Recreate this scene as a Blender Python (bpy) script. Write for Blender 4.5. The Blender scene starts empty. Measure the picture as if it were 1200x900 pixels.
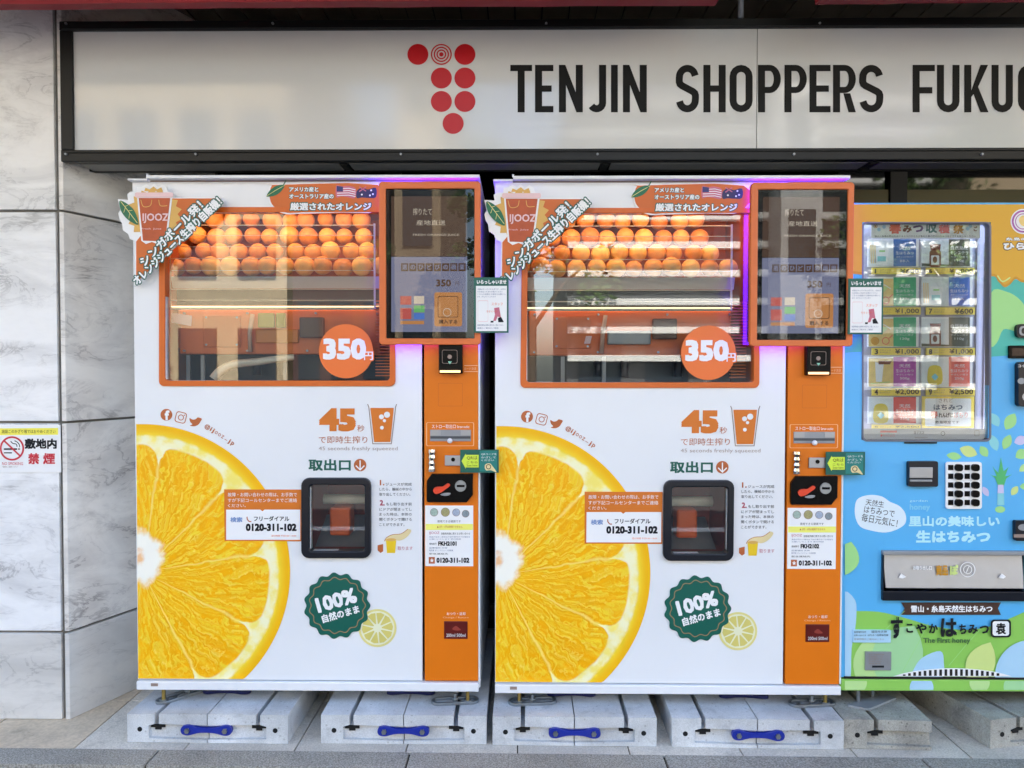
import bpy, math, random
from mathutils import Vector, Matrix
from mathutils.geometry import tessellate_polygon
random.seed(7)
sc = bpy.context.scene
PI = math.pi
# ------------------------------------------------------------ camera, sky, sun, exposure
FPX = 1200 * 26.0 / 36.0
CAMH = 1.29
cam_d = bpy.data.cameras.new('camera'); cam_d.lens = 26; cam_d.sensor_width = 36
cam_d.clip_end = 500; cam_d.clip_start = 0.02
cam = bpy.data.objects.new('camera', cam_d); sc.collection.objects.link(cam)
CM = (Matrix.Translation((0, 0, CAMH)) @ Matrix.Rotation(math.radians(0.65), 4, 'Z')
      @ Matrix.Rotation(math.radians(90 - 1.33), 4, 'X') @ Matrix.Rotation(math.radians(0.05), 4, 'Z'))
cam.matrix_world = CM
sc.camera = cam
world = bpy.data.worlds.new('World'); sc.world = world; world.use_nodes = True
wn = world.node_tree; bg = wn.nodes['Background']
sky = wn.nodes.new('ShaderNodeTexSky'); sky.sky_type = 'NISHITA'; sky.sun_disc = False
SUN_EL, SUN_AZ = 52.0, 8.0         # the sun stands behind the shop building, high over its roof
sky.sun_elevation = math.radians(SUN_EL); sky.sun_rotation = math.radians(SUN_AZ)
sky.air_density = 1.0; sky.dust_density = 2.5; sky.ozone_density = 0.2
wn.links.new(sky.outputs[0], bg.inputs[0]); bg.inputs[1].default_value = 0.14
sun_d = bpy.data.lights.new('sun', 'SUN'); sun_d.energy = 4.2; sun_d.angle = math.radians(0.5); sun_d.color = (1.0, 0.95, 0.87)
sun = bpy.data.objects.new('sun', sun_d); sc.collection.objects.link(sun)
_a, _e = math.radians(SUN_AZ), math.radians(SUN_EL)
_sd = Vector((math.sin(_a) * math.cos(_e), math.cos(_a) * math.cos(_e), math.sin(_e)))
sun.rotation_euler = _sd.to_track_quat('Z', 'Y').to_euler(); sun.location = (0, 6, 14)
sc.view_settings.view_transform = 'Standard'; sc.view_settings.look = 'None'
sc.view_settings.exposure = 2.92; sc.view_settings.gamma = 1.0
sc.render.engine = 'CYCLES'
sc.cycles.max_bounces = 8; sc.cycles.transparent_max_bounces = 12; sc.cycles.glossy_bounces = 4
sc.cycles.caustics_reflective = False; sc.cycles.caustics_refractive = False

# ------------------------------------------------------------ colour and materials
def lin(c):
    out = []
    for v in c[:3]:
        v = v / 255.0
        out.append(v / 12.92 if v <= 0.04045 else ((v + 0.055) / 1.055) ** 2.4)
    return (out[0], out[1], out[2], 1.0)
MATS = {}
def mat(name, c, rough=0.5, metal=0.0, emit=None, es=1.0, coat=0.0, vary=0.0, vscale=8.0, bump=0.0, bscale=60.0, spec=0.5):
    """principled paint with a little uneven tone (vary) and relief (bump), both in object space"""
    if name in MATS: return MATS[name]
    m = bpy.data.materials.new(name); m.use_nodes = True; MATS[name] = m
    n, l = m.node_tree.nodes, m.node_tree.links
    b = n['Principled BSDF']
    b.inputs['Base Color'].default_value = lin(c); b.inputs['Roughness'].default_value = rough
    b.inputs['Metallic'].default_value = metal; b.inputs['Coat Weight'].default_value = coat
    b.inputs['Coat Roughness'].default_value = 0.06
    b.inputs['Specular IOR Level'].default_value = spec
    if emit:
        b.inputs['Emission Color'].default_value = lin(emit); b.inputs['Emission Strength'].default_value = es
    if vary or bump:
        tc = n.new('ShaderNodeTexCoord')
    if vary:
        t = n.new('ShaderNodeTexNoise'); t.inputs['Scale'].default_value = vscale; t.inputs['Detail'].default_value = 6
        l.new(tc.outputs['Object'], t.inputs['Vector'])
        mp = n.new('ShaderNodeMapRange'); mp.inputs['From Min'].default_value = .3; mp.inputs['From Max'].default_value = .7
        mp.inputs['To Min'].default_value = 1 - vary; mp.inputs['To Max'].default_value = 1 + vary * .5
        l.new(t.outputs['Fac'], mp.inputs['Value'])
        mx = n.new('ShaderNodeVectorMath'); mx.operation = 'SCALE'; mx.inputs[0].default_value = lin(c)[:3]
        l.new(mp.outputs[0], mx.inputs['Scale']); l.new(mx.outputs[0], b.inputs['Base Color'])
        mr = n.new('ShaderNodeMapRange'); mr.inputs['To Min'].default_value = max(.02, rough - .06); mr.inputs['To Max'].default_value = min(1, rough + .1)
        l.new(t.outputs['Fac'], mr.inputs['Value']); l.new(mr.outputs[0], b.inputs['Roughness'])
    if bump:
        t2 = n.new('ShaderNodeTexNoise'); t2.inputs['Scale'].default_value = bscale; t2.inputs['Detail'].default_value = 5
        l.new(tc.outputs['Object'], t2.inputs['Vector'])
        bp = n.new('ShaderNodeBump'); bp.inputs['Strength'].default_value = bump; bp.inputs['Distance'].default_value = .004
        l.new(t2.outputs['Fac'], bp.inputs['Height']); l.new(bp.outputs[0], b.inputs['Normal'])
    return m
def glass_mat(name, ior=1.7, tint=(0.95, 0.97, 0.96)):
    m = bpy.data.materials.new(name); m.use_nodes = True; MATS[name] = m
    n, l = m.node_tree.nodes, m.node_tree.links
    n.clear(); o = n.new('ShaderNodeOutputMaterial'); mx = n.new('ShaderNodeMixShader')
    tr = n.new('ShaderNodeBsdfTransparent'); tr.inputs[0].default_value = (*tint, 1)
    gl = n.new('ShaderNodeBsdfGlossy'); gl.inputs['Roughness'].default_value = 0.0; gl.inputs[0].default_value = (1, 1, 1, 1)
    fr = n.new('ShaderNodeFresnel'); fr.inputs['IOR'].default_value = ior
    l.new(fr.outputs[0], mx.inputs[0]); l.new(tr.outputs[0], mx.inputs[1]); l.new(gl.outputs[0], mx.inputs[2]); l.new(mx.outputs[0], o.inputs[0])
    return m
def marble_mat(name, base, vein, rough=0.35, stain=None, strength=1.0):
    m = bpy.data.materials.new(name); m.use_nodes = True; MATS[name] = m
    n, l = m.node_tree.nodes, m.node_tree.links; b = n['Principled BSDF']
    tc = n.new('ShaderNodeTexCoord'); oi = n.new('ShaderNodeObjectInfo')
    off = n.new('ShaderNodeVectorMath'); off.operation = 'SCALE'; off.inputs[0].default_value = (37, 51, 23)
    l.new(oi.outputs['Random'], off.inputs['Scale'])
    ad = n.new('ShaderNodeVectorMath'); l.new(tc.outputs['Object'], ad.inputs[0]); l.new(off.outputs[0], ad.inputs[1])
    mp = n.new('ShaderNodeMapping'); mp.inputs['Rotation'].default_value = (0.2, .5, 0.1); mp.inputs['Scale'].default_value = (1.0, 1.0, 2.6)
    l.new(ad.outputs[0], mp.inputs[0])
    def noise(s, d, dist, r=.6):
        t = n.new('ShaderNodeTexNoise'); t.inputs['Scale'].default_value = s; t.inputs['Detail'].default_value = d
        t.inputs['Distortion'].default_value = dist; t.inputs['Roughness'].default_value = r
        l.new(mp.outputs[0], t.inputs['Vector']); return t
    cloud = noise(2.2, 8, .8); vn = noise(3.4, 10, 1.5, .62); fine = noise(26, 6, .3)
    ab = n.new('ShaderNodeMath'); ab.operation = 'SUBTRACT'; ab.inputs[1].default_value = .5; l.new(vn.outputs['Fac'], ab.inputs[0])
    a2 = n.new('ShaderNodeMath'); a2.operation = 'ABSOLUTE'; l.new(ab.outputs[0], a2.inputs[0])
    rp = n.new('ShaderNodeMapRange'); rp.inputs['From Min'].default_value = 0.0; rp.inputs['From Max'].default_value = .028
    rp.inputs['To Min'].default_value = 1; rp.inputs['To Max'].default_value = 0; l.new(a2.outputs[0], rp.inputs['Value'])
    msk = n.new('ShaderNodeMapRange'); msk.inputs['From Min'].default_value = .42; msk.inputs['From Max'].default_value = .68
    l.new(cloud.outputs['Fac'], msk.inputs['Value'])
    mu = n.new('ShaderNodeMath'); mu.operation = 'MULTIPLY'; l.new(rp.outputs[0], mu.inputs[0]); l.new(msk.outputs[0], mu.inputs[1])
    mu2 = n.new('ShaderNodeMath'); mu2.operation = 'MULTIPLY_ADD'; mu2.inputs[1].default_value = .55 * strength
    l.new(mu.outputs[0], mu2.inputs[0])
    cl = n.new('ShaderNodeMath'); cl.operation = 'MULTIPLY'; cl.inputs[1].default_value = .40 * strength; l.new(msk.outputs[0], cl.inputs[0])
    l.new(cl.outputs[0], mu2.inputs[2])
    fm = n.new('ShaderNodeMapRange'); fm.inputs['To Min'].default_value = -.08; fm.inputs['To Max'].default_value = .1; l.new(fine.outputs['Fac'], fm.inputs['Value'])
    sm = n.new('ShaderNodeMath'); sm.operation = 'ADD'; sm.use_clamp = True; l.new(mu2.outputs[0], sm.inputs[0]); l.new(fm.outputs[0], sm.inputs[1])
    mx = n.new('ShaderNodeMix'); mx.data_type = 'RGBA'; mx.inputs[6].default_value = lin(base); mx.inputs[7].default_value = lin(vein)
    l.new(sm.outputs[0], mx.inputs[0]); l.new(mx.outputs[2], b.inputs['Base Color'])
    b.inputs['Roughness'].default_value = rough
    bp = n.new('ShaderNodeBump'); bp.inputs['Strength'].default_value = .12; bp.inputs['Distance'].default_value = .003
    l.new(fine.outputs['Fac'], bp.inputs['Height']); l.new(bp.outputs[0], b.inputs['Normal'])
    return m
def speckle_mat(name, a, c, rough=.7, scale=160, blotch=3.0, amt=.25, bump=.3, pits=0.0):
    """granite, concrete and paving: fine grains over broad uneven patches"""
    m = bpy.data.materials.new(name); m.use_nodes = True; MATS[name] = m
    n, l = m.node_tree.nodes, m.node_tree.links; b = n['Principled BSDF']
    tc = n.new('ShaderNodeTexCoord'); oi = n.new('ShaderNodeObjectInfo')
    off = n.new('ShaderNodeVectorMath'); off.operation = 'SCALE'; off.inputs[0].default_value = (31, 17, 43); l.new(oi.outputs['Random'], off.inputs['Scale'])
    ad = n.new('ShaderNodeVectorMath'); l.new(tc.outputs['Object'], ad.inputs[0]); l.new(off.outputs[0], ad.inputs[1])
    g = n.new('ShaderNodeTexNoise'); g.inputs['Scale'].default_value = scale; g.inputs['Detail'].default_value = 3
    bl = n.new('ShaderNodeTexNoise'); bl.inputs['Scale'].default_value = blotch; bl.inputs['Detail'].default_value = 8; bl.inputs['Roughness'].default_value = .65
    l.new(ad.outputs[0], g.inputs['Vector']); l.new(ad.outputs[0], bl.inputs['Vector'])
    gr = n.new('ShaderNodeMapRange'); gr.inputs['From Min'].default_value = .35; gr.inputs['From Max'].default_value = .65; l.new(g.outputs['Fac'], gr.inputs['Value'])
    mx = n.new('ShaderNodeMix'); mx.data_type = 'RGBA'; mx.inputs[6].default_value = lin(a); mx.inputs[7].default_value = lin(c); l.new(gr.outputs[0], mx.inputs[0])
    br = n.new('ShaderNodeMapRange'); br.inputs['From Min'].default_value = .3; br.inputs['From Max'].default_value = .7
    br.inputs['To Min'].default_value = 1 - amt; br.inputs['To Max'].default_value = 1 + amt * .4; l.new(bl.outputs['Fac'], br.inputs['Value'])
    pv_ = n.new('ShaderNodeTexVoronoi'); pv_.inputs['Scale'].default_value = 38; l.new(ad.outputs[0], pv_.inputs['Vector'])
    pr_ = n.new('ShaderNodeMapRange'); pr_.inputs['From Min'].default_value = .10; pr_.inputs['From Max'].default_value = .16; pr_.inputs['To Min'].default_value = 1 - pits; pr_.inputs['To Max'].default_value = 1
    l.new(pv_.outputs['Distance'], pr_.inputs['Value'])
    stn = n.new('ShaderNodeTexNoise'); stn.inputs['Scale'].default_value = 11; stn.inputs['Detail'].default_value = 12; stn.inputs['Roughness'].default_value = .7; stn.inputs['Distortion'].default_value = .6
    l.new(ad.outputs[0], stn.inputs['Vector'])
    sr = n.new('ShaderNodeMapRange'); sr.inputs['From Min'].default_value = .56; sr.inputs['From Max'].default_value = .72; sr.inputs['To Min'].default_value = 1; sr.inputs['To Max'].default_value = 1 - amt
    l.new(stn.outputs['Fac'], sr.inputs['Value'])
    rv = n.new('ShaderNodeMapRange'); rv.inputs['To Min'].default_value = .9; rv.inputs['To Max'].default_value = 1.06; l.new(oi.outputs['Random'], rv.inputs['Value'])
    m2 = n.new('ShaderNodeMath'); m2.operation = 'MULTIPLY'; l.new(br.outputs[0], m2.inputs[0]); l.new(rv.outputs[0], m2.inputs[1])
    m3 = n.new('ShaderNodeMath'); m3.operation = 'MULTIPLY'; l.new(m2.outputs[0], m3.inputs[0]); l.new(sr.outputs[0], m3.inputs[1])
    m2 = n.new('ShaderNodeMath'); m2.operation = 'MULTIPLY'; l.new(m3.outputs[0], m2.inputs[0]); l.new(pr_.outputs[0], m2.inputs[1])
    s = n.new('ShaderNodeVectorMath'); s.operation = 'SCALE'; l.new(mx.outputs[2], s.inputs[0]); l.new(m2.outputs[0], s.inputs['Scale'])
    l.new(s.outputs[0], b.inputs['Base Color']); b.inputs['Roughness'].default_value = rough
    bp = n.new('ShaderNodeBump'); bp.inputs['Strength'].default_value = bump; bp.inputs['Distance'].default_value = .002
    l.new(g.outputs['Fac'], bp.inputs['Height']); l.new(bp.outputs[0], b.inputs['Normal'])
    return m
def orange_slice_mat(name, R):
    """the printed photograph of a cut orange: rind, pith, segments with juice sacs; polar pattern round the mesh origin"""
    m = bpy.data.materials.new(name); m.use_nodes = True; MATS[name] = m
    n, l = m.node_tree.nodes, m.node_tree.links; b = n['Principled BSDF']
    def M(op, a, bb=None, c=None, clamp=False):
        x = n.new('ShaderNodeMath'); x.operation = op; x.use_clamp = clamp
        for i, v in enumerate((a, bb, c)):
            if v is None: continue
            if isinstance(v, (int, float)): x.inputs[i].default_value = v
            else: l.new(v, x.inputs[i])
        return x.outputs[0]
    def mixc(f, a, bb):
        x = n.new('ShaderNodeMix'); x.data_type = 'RGBA'
        l.new(f, x.inputs[0])
        for i, v in ((6, a), (7, bb)):
            if isinstance(v, tuple): x.inputs[i].default_value = lin(v)
            else: l.new(v, x.inputs[i])
        return x.outputs[2]
    def ramp(v, lo, hi): 
        x = n.new('ShaderNodeMapRange'); x.interpolation_type = 'SMOOTHSTEP'
        x.inputs['From Min'].default_value = lo; x.inputs['From Max'].default_value = hi; l.new(v, x.inputs['Value']); return x.outputs[0]
    tc = n.new('ShaderNodeTexCoord'); sp = n.new('ShaderNodeSeparateXYZ'); l.new(tc.outputs['Object'], sp.inputs[0])
    x, z = M('DIVIDE', sp.outputs[0], R), M('DIVIDE', sp.outputs[2], R)
    r0 = M('SQRT', M('ADD', M('MULTIPLY', x, x), M('MULTIPLY', z, z)))
    th = M('ARCTAN2', z, x)
    nz = n.new('ShaderNodeTexNoise'); nz.inputs['Scale'].default_value = 9 / .53; nz.inputs['Detail'].default_value = 5; l.new(tc.outputs['Object'], nz.inputs['Vector'])
    wob = M('SUBTRACT', nz.outputs['Fac'], .5)
    r = M('ADD', r0, M('MULTIPLY', wob, .035))
    seg = M('FRACT', M('ADD', M('DIVIDE', M('ADD', th, math.radians(27 + 360)), math.radians(36)), M('MULTIPLY', wob, .12)))
    dm = M('SUBTRACT', .5, M('ABSOLUTE', M('SUBTRACT', seg, .5)))          # 0 at a membrane
    notch = M('MULTIPLY', M('POWER', M('SUBTRACT', 1, M('MULTIPLY', dm, 2)), 7), .13)
    edge = M('SUBTRACT', .865, notch)
    pulp = ramp(M('SUBTRACT', edge, r), -.004, .012)
    # juice sacs: long cells pointing outward
    cb = n.new('ShaderNodeCombineXYZ')
    l.new(M('ADD', M('MULTIPLY', th, 9.5), M('MULTIPLY', wob, 2.6)), cb.inputs[0]); l.new(M('ADD', M('MULTIPLY', r0, 3.8), M('MULTIPLY', wob, 1.5)), cb.inputs[1])
    vo = n.new('ShaderNodeTexVoronoi'); vo.feature = 'DISTANCE_TO_EDGE'; vo.inputs['Scale'].default_value = 1.5; l.new(cb.outputs[0], vo.inputs['Vector'])
    vc = n.new('ShaderNodeTexVoronoi'); vc.inputs['Scale'].default_value = 1.5; l.new(cb.outputs[0], vc.inputs['Vector'])
    st = n.new('ShaderNodeTexNoise'); st.inputs['Scale'].default_value = 2.6; st.inputs['Detail'].default_value = 5; st.inputs['Distortion'].default_value = .7; l.new(cb.outputs[0], st.inputs['Vector'])
    cell = n.new('ShaderNodeSeparateColor'); l.new(vc.outputs['Color'], cell.inputs[0])
    body = mixc(ramp(st.outputs['Fac'], .38, .66), (255, 186, 2), (255, 222, 56))
    body = mixc(M('MULTIPLY', cell.outputs[0], .30), body, (252, 158, 0))
    lines = M('MULTIPLY', ramp(vo.outputs['Distance'], .05, .0), M('MULTIPLY', ramp(st.outputs['Fac'], .42, .62), .45))
    body = mixc(lines, body, (255, 222, 110))
    glint = ramp(st.outputs['Fac'], .62, .74)
    body = mixc(M('MULTIPLY', glint, .6), body, (255, 218, 95))
    memb = M('MULTIPLY', ramp(dm, .04, .0), .6)
    body = mixc(memb, body, (255, 232, 130))
    rind = mixc(ramp(r0, .9, .985), (255, 226, 60), (252, 190, 20))
    pith = mixc(ramp(wob, -.12, .14), (255, 250, 205), (255, 236, 120))
    skin = mixc(ramp(r, .912, .935), pith, rind)
    col = mixc(pulp, skin, body)
    x2 = M('ADD', x, .02); z2 = M('SUBTRACT', M('MULTIPLY', z, .8), .075)
    rc = M('ADD', M('SQRT', M('ADD', M('MULTIPLY', x2, x2), M('MULTIPLY', z2, z2))), M('MULTIPLY', wob, .16))
    col = mixc(ramp(rc, .175, .12), col, (255, 252, 238))
    col = mixc(M('MULTIPLY', ramp(rc, .045, .01), .7), col, (246, 170, 60))
    l.new(col, b.inputs['Base Color']); b.inputs['Roughness'].default_value = .42; b.inputs['Specular IOR Level'].default_value = .25
    return m
def fruit_mat(name):
    m = bpy.data.materials.new(name); m.use_nodes = True; MATS[name] = m
    n, l = m.node_tree.nodes, m.node_tree.links; b = n['Principled BSDF']
    oi = n.new('ShaderNodeObjectInfo'); tc = n.new('ShaderNodeTexCoord')
    rp = n.new('ShaderNodeValToRGB'); rp.color_ramp.elements[0].color = lin((200, 130, 60)); rp.color_ramp.elements[1].color = lin((244, 196, 112))
    l.new(oi.outputs['Random'], rp.inputs[0]); l.new(rp.outputs[0], b.inputs['Base Color']); b.inputs['Roughness'].default_value = .42
    t = n.new('ShaderNodeTexNoise'); t.inputs['Scale'].default_value = 180; l.new(tc.outputs['Object'], t.inputs['Vector'])
    bp = n.new('ShaderNodeBump'); bp.inputs['Strength'].default_value = .35; bp.inputs['Distance'].default_value = .001; l.new(t.outputs['Fac'], bp.inputs['Height']); l.new(bp.outputs[0], b.inputs['Normal'])
    return m

W = mat('white_powder_coat', (236, 238, 240), .32, vary=.035, vscale=2.2, coat=.1, bump=.05, bscale=3.0)
WE = mat('white_print', (245, 245, 245), .45)
OR = mat('orange_paint', (230, 120, 8), .42, vary=.06, vscale=3, spec=.35, bump=.04, bscale=4)
ORS = mat('orange_bezel_plastic', (222, 112, 52), .4)
ORF = mat('orange_window_frame', (216, 102, 22), .38)
ORP = mat('orange_disc_print', (240, 118, 48), .4)
BAN = mat('burnt_orange_print', (214, 106, 36), .42, vary=.05, vscale=12)
GRN = mat('deep_green_print', (0, 92, 78), .42)
LEAF = mat('leaf_green_print', (16, 108, 72), .42)
BRN = mat('copper_brown_print', (186, 98, 48), .45)
ORT = mat('orange_lettering', (218, 118, 28), .45)
GRY = mat('grey_lettering', (150, 130, 120), .5)
DK = mat('dark_lettering', (26, 30, 36), .55, spec=.2)
PK = mat('pink_lettering', (190, 90, 110), .5)
BK = mat('black_gloss_plastic', (6, 6, 7), .25, spec=.12)
BKM = mat('black_matt', (14, 14, 14), .6)
NAVY = mat('navy_black_plastic', (14, 19, 30), .3, spec=.4)
STEEL = mat('galvanised_steel', (150, 156, 160), .32, metal=.85, vary=.15, vscale=30)
BRASS = mat('yellow_zinc_bolt', (190, 160, 90), .35, metal=1.0)
ALU = mat('brushed_aluminium', (170, 172, 176), .42, metal=.85, vary=.1, vscale=9)
GMET = mat('dull_grey_metal', (150, 154, 158), .45, metal=.3, vary=.12, vscale=14)
YEL = mat('yellow_print', (250, 238, 60), .45)
SUNY = mat('sandy_yellow_print', (226, 178, 92), .45)
PINKW = mat('pinkish_lid_print', (240, 205, 206), .45)
GLASS = glass_mat('clear_glass', 1.6)
SGLASS = glass_mat('screen_cover_glass', 1.28)
DGLASS = mat('dark_window_glass', (8, 9, 9), .03, spec=.6)

# ------------------------------------------------------------ mesh builder
def tess(pts):
    return tessellate_polygon([[Vector((p[0], p[1], 0)) for p in pts]])
class MB:
    def __init__(s): s.v = []; s.f = []; s.m = []; s.mats = []
    def mi(s, m):
        if m not in s.mats: s.mats.append(m)
        return s.mats.index(m)
    def face(s, pts, m):
        b = len(s.v); s.v += [tuple(p) for p in pts]; s.f.append(tuple(range(b, b + len(pts)))); s.m.append(s.mi(m))
    def add(s, vs, fs, m):
        b = len(s.v); s.v += [tuple(p) for p in vs]; k = s.mi(m)
        for f in fs: s.f.append(tuple(b + i for i in f)); s.m.append(k)
    def box(s, x0, x1, y0, y1, z0, z1, m):
        vs = [(x, y, z) for x in (x0, x1) for y in (y0, y1) for z in (z0, z1)]
        s.add(vs, [(0, 1, 3, 2), (4, 6, 7, 5), (0, 4, 5, 1), (2, 3, 7, 6), (0, 2, 6, 4), (1, 5, 7, 3)], m)
    def prism_y(s, pts, y0, y1, m):                 # outline in x,z pushed from y0 (front) to y1
        n = len(pts); vs = [(p[0], y0, p[1]) for p in pts] + [(p[0], y1, p[1]) for p in pts]
        t = tess(pts)
        s.add(vs, [tuple(a) for a in t] + [tuple(i + n for i in a)[::-1] for a in t] + [(i, (i + 1) % n, (i + 1) % n + n, i + n) for i in range(n)], m)
    def prism_z(s, pts, z0, z1, m):
        n = len(pts); vs = [(p[0], p[1], z0) for p in pts] + [(p[0], p[1], z1) for p in pts]
        t = tess(pts)
        s.add(vs, [tuple(a)[::-1] for a in t] + [tuple(i + n for i in a) for a in t] + [(i, (i + 1) % n, (i + 1) % n + n, i + n) for i in range(n)], m)
    def ring_y(s, outer, inner, y0, y1, m):         # frame between two outlines with as many points
        n = len(outer)
        vs = [(p[0], y0, p[1]) for p in outer] + [(p[0], y0, p[1]) for p in inner] + [(p[0], y1, p[1]) for p in outer] + [(p[0], y1, p[1]) for p in inner]
        fs = []
        for i in range(n):
            j = (i + 1) % n
            fs += [(i, j, n + j, n + i), (i, 2 * n + i, 2 * n + j, j), (n + i, n + j, 3 * n + j, 3 * n + i), (2 * n + i, 3 * n + i, 3 * n + j, 2 * n + j)]
        s.add(vs, fs, m)
    def tube(s, path, r, m, k=10, cap=True):
        P_ = [Vector(p) for p in path]; n = len(P_); vs = []; fs = []
        rr = r if isinstance(r, (list, tuple)) else [r] * n
        up0 = None
        for i, p in enumerate(P_):
            d = (P_[min(i + 1, n - 1)] - P_[max(i - 1, 0)]).normalized()
            a = Vector((0, 0, 1)) if abs(d.z) < .9 else Vector((1, 0, 0))
            if up0 is None: u = d.cross(a).normalized()
            else: u = (up0 - d * up0.dot(d)).normalized()
            up0 = u; w = d.cross(u)
            for j in range(k):
                t = 2 * PI * j / k; vs.append(p + (u * math.cos(t) + w * math.sin(t)) * rr[i])
        for i in range(n - 1):
            for j in range(k):
                q = (j + 1) % k; fs.append((i * k + j, i * k + q, (i + 1) * k + q, (i + 1) * k + j))
        if cap: fs += [tuple(range(k))[::-1], tuple((n - 1) * k + j for j in range(k))]
        s.add(vs, fs, m)
    def ball(s, c, r, m, u=16, w=10, sq=1.0):
        vs = [(c[0], c[1], c[2] + r * sq)]; fs = []
        for i in range(1, w):
            a = PI * i / w
            for j in range(u):
                b = 2 * PI * j / u; vs.append((c[0] + r * math.sin(a) * math.cos(b), c[1] + r * math.sin(a) * math.sin(b), c[2] + r * sq * math.cos(a)))
        vs.append((c[0], c[1], c[2] - r * sq)); L = len(vs) - 1
        for j in range(u):
            q = (j + 1) % u; fs.append((0, 1 + j, 1 + q)); fs.append((L, L - u + q, L - u + j))
            for i in range(w - 2): fs.append((1 + i * u + j, 1 + (i + 1) * u + j, 1 + (i + 1) * u + q, 1 + i * u + q))
        s.add(vs, fs, m)
    def build(s, name, parent=None, loc=(0, 0, 0), rz=0, smooth=False, bevel=0, kind=None, flip=False):
        me = bpy.data.meshes.new(name); me.from_pydata(s.v, [], s.f)
        for m in s.mats: me.materials.append(m)
        me.polygons.foreach_set('material_index', s.m)
        if smooth: me.polygons.foreach_set('use_smooth', [True] * len(me.polygons))
        me.update()
        o = bpy.data.objects.new(name, me); sc.collection.objects.link(o)
        o.location = loc; o.rotation_euler = (0, 0, rz)
        if parent: o.parent = parent
        if bevel:
            b = o.modifiers.new('bevel', 'BEVEL'); b.width = bevel; b.segments = 2; b.limit_method = 'ANGLE'; b.angle_limit = math.radians(40)
        if kind: o['kind'] = kind
        return o
def tag(o, label, cat, group=None):
    o['label'] = label; o['category'] = cat
    if group: o['group'] = group
    return o
def thing(name, label, cat, loc=(0, 0, 0), rz=0, group=None):
    o = bpy.data.objects.new(name, None); sc.collection.objects.link(o); o.location = loc; o.rotation_euler = (0, 0, rz); o.empty_display_size = .1
    return tag(o, label, cat, group)

# ------------------------------------------------------------ from the photograph's points to places
_R3 = CM.to_3x3()
def ray(px, py): return _R3 @ Vector(((px - 600) / FPX, -(py - 450) / FPX, -1.0))
def P(px, py, Y):
    d = ray(px, py); t = Y / d.y; return Vector((d.x * t, Y, CAMH + d.z * t))
def G(px, py, z=0.0):
    d = ray(px, py); t = (z - CAMH) / d.z; return Vector((d.x * t, d.y * t, z))

def rrect(x0, y0, x1, y1, r, k=5):
    out = []
    for cx, cy, a in ((x1 - r, y0 + r, -90), (x1 - r, y1 - r, 0), (x0 + r, y1 - r, 90), (x0 + r, y0 + r, 180)):
        for i in range(k + 1):
            t = math.radians(a + 90 * i / k); out.append((cx + r * math.cos(t), cy + r * math.sin(t)))
    return out
def circ(cx, cy, r, k=32, ry=None, a0=0):
    ry = ry or r
    return [(cx + r * math.cos(a0 + 2 * PI * i / k), cy + ry * math.sin(a0 + 2 * PI * i / k)) for i in range(k)]
def rot(pts, cx, cy, deg):          # counter-clockwise as seen in the picture
    a = math.radians(-deg); c, s_ = math.cos(a), math.sin(a)
    return [(cx + (x - cx) * c - (y - cy) * s_, cy + (x - cx) * s_ + (y - cy) * c) for x, y in pts]
def clip(pts, x0, y0, x1, y1):
    for ax, lim, sg in ((0, x0, 1), (0, x1, -1), (1, y0, 1), (1, y1, -1)):
        out = []
        for i, p in enumerate(pts):
            q = pts[(i + 1) % len(pts)]; a = (p[ax] - lim) * sg; b = (q[ax] - lim) * sg
            if a >= 0: out.append(p)
            if (a >= 0) != (b >= 0):
                t = a / (a - b); out.append((p[0] + (q[0] - p[0]) * t, p[1] + (q[1] - p[1]) * t))
        pts = out
        if not pts: return []
    return pts
def smooth_line(pts, k=6, closed=False):
    """Catmull-Rom through the points"""
    n = len(pts); out = []
    rng = range(n) if closed else range(n - 1)
    for i in rng:
        p0 = pts[(i - 1) % n] if closed or i > 0 else pts[i]
        p1, p2 = pts[i], pts[(i + 1) % n]
        p3 = pts[(i + 2) % n] if closed or i < n - 2 else p2
        for j in range(k):
            t = j / k
            out.append(tuple(.5 * ((2 * p1[a]) + (-p0[a] + p2[a]) * t + (2 * p0[a] - 5 * p1[a] + 4 * p2[a] - p3[a]) * t * t + (-p0[a] + 3 * p1[a] - 3 * p2[a] + p3[a]) * t ** 3) for a in (0, 1)))
    if not closed: out.append(tuple(pts[-1]))
    return out
def leaf(cx, cy, L, Wd, deg):
    pts = []
    for i in range(9):
        t = i / 8; pts.append((cx - L / 2 + L * t, cy - Wd / 2 * math.sin(PI * t) ** .8))
    for i in range(1, 8):
        t = 1 - i / 8; pts.append((cx - L / 2 + L * t, cy + Wd / 2 * math.sin(PI * t) ** .8))
    return rot(pts, cx, cy, deg)

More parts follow.
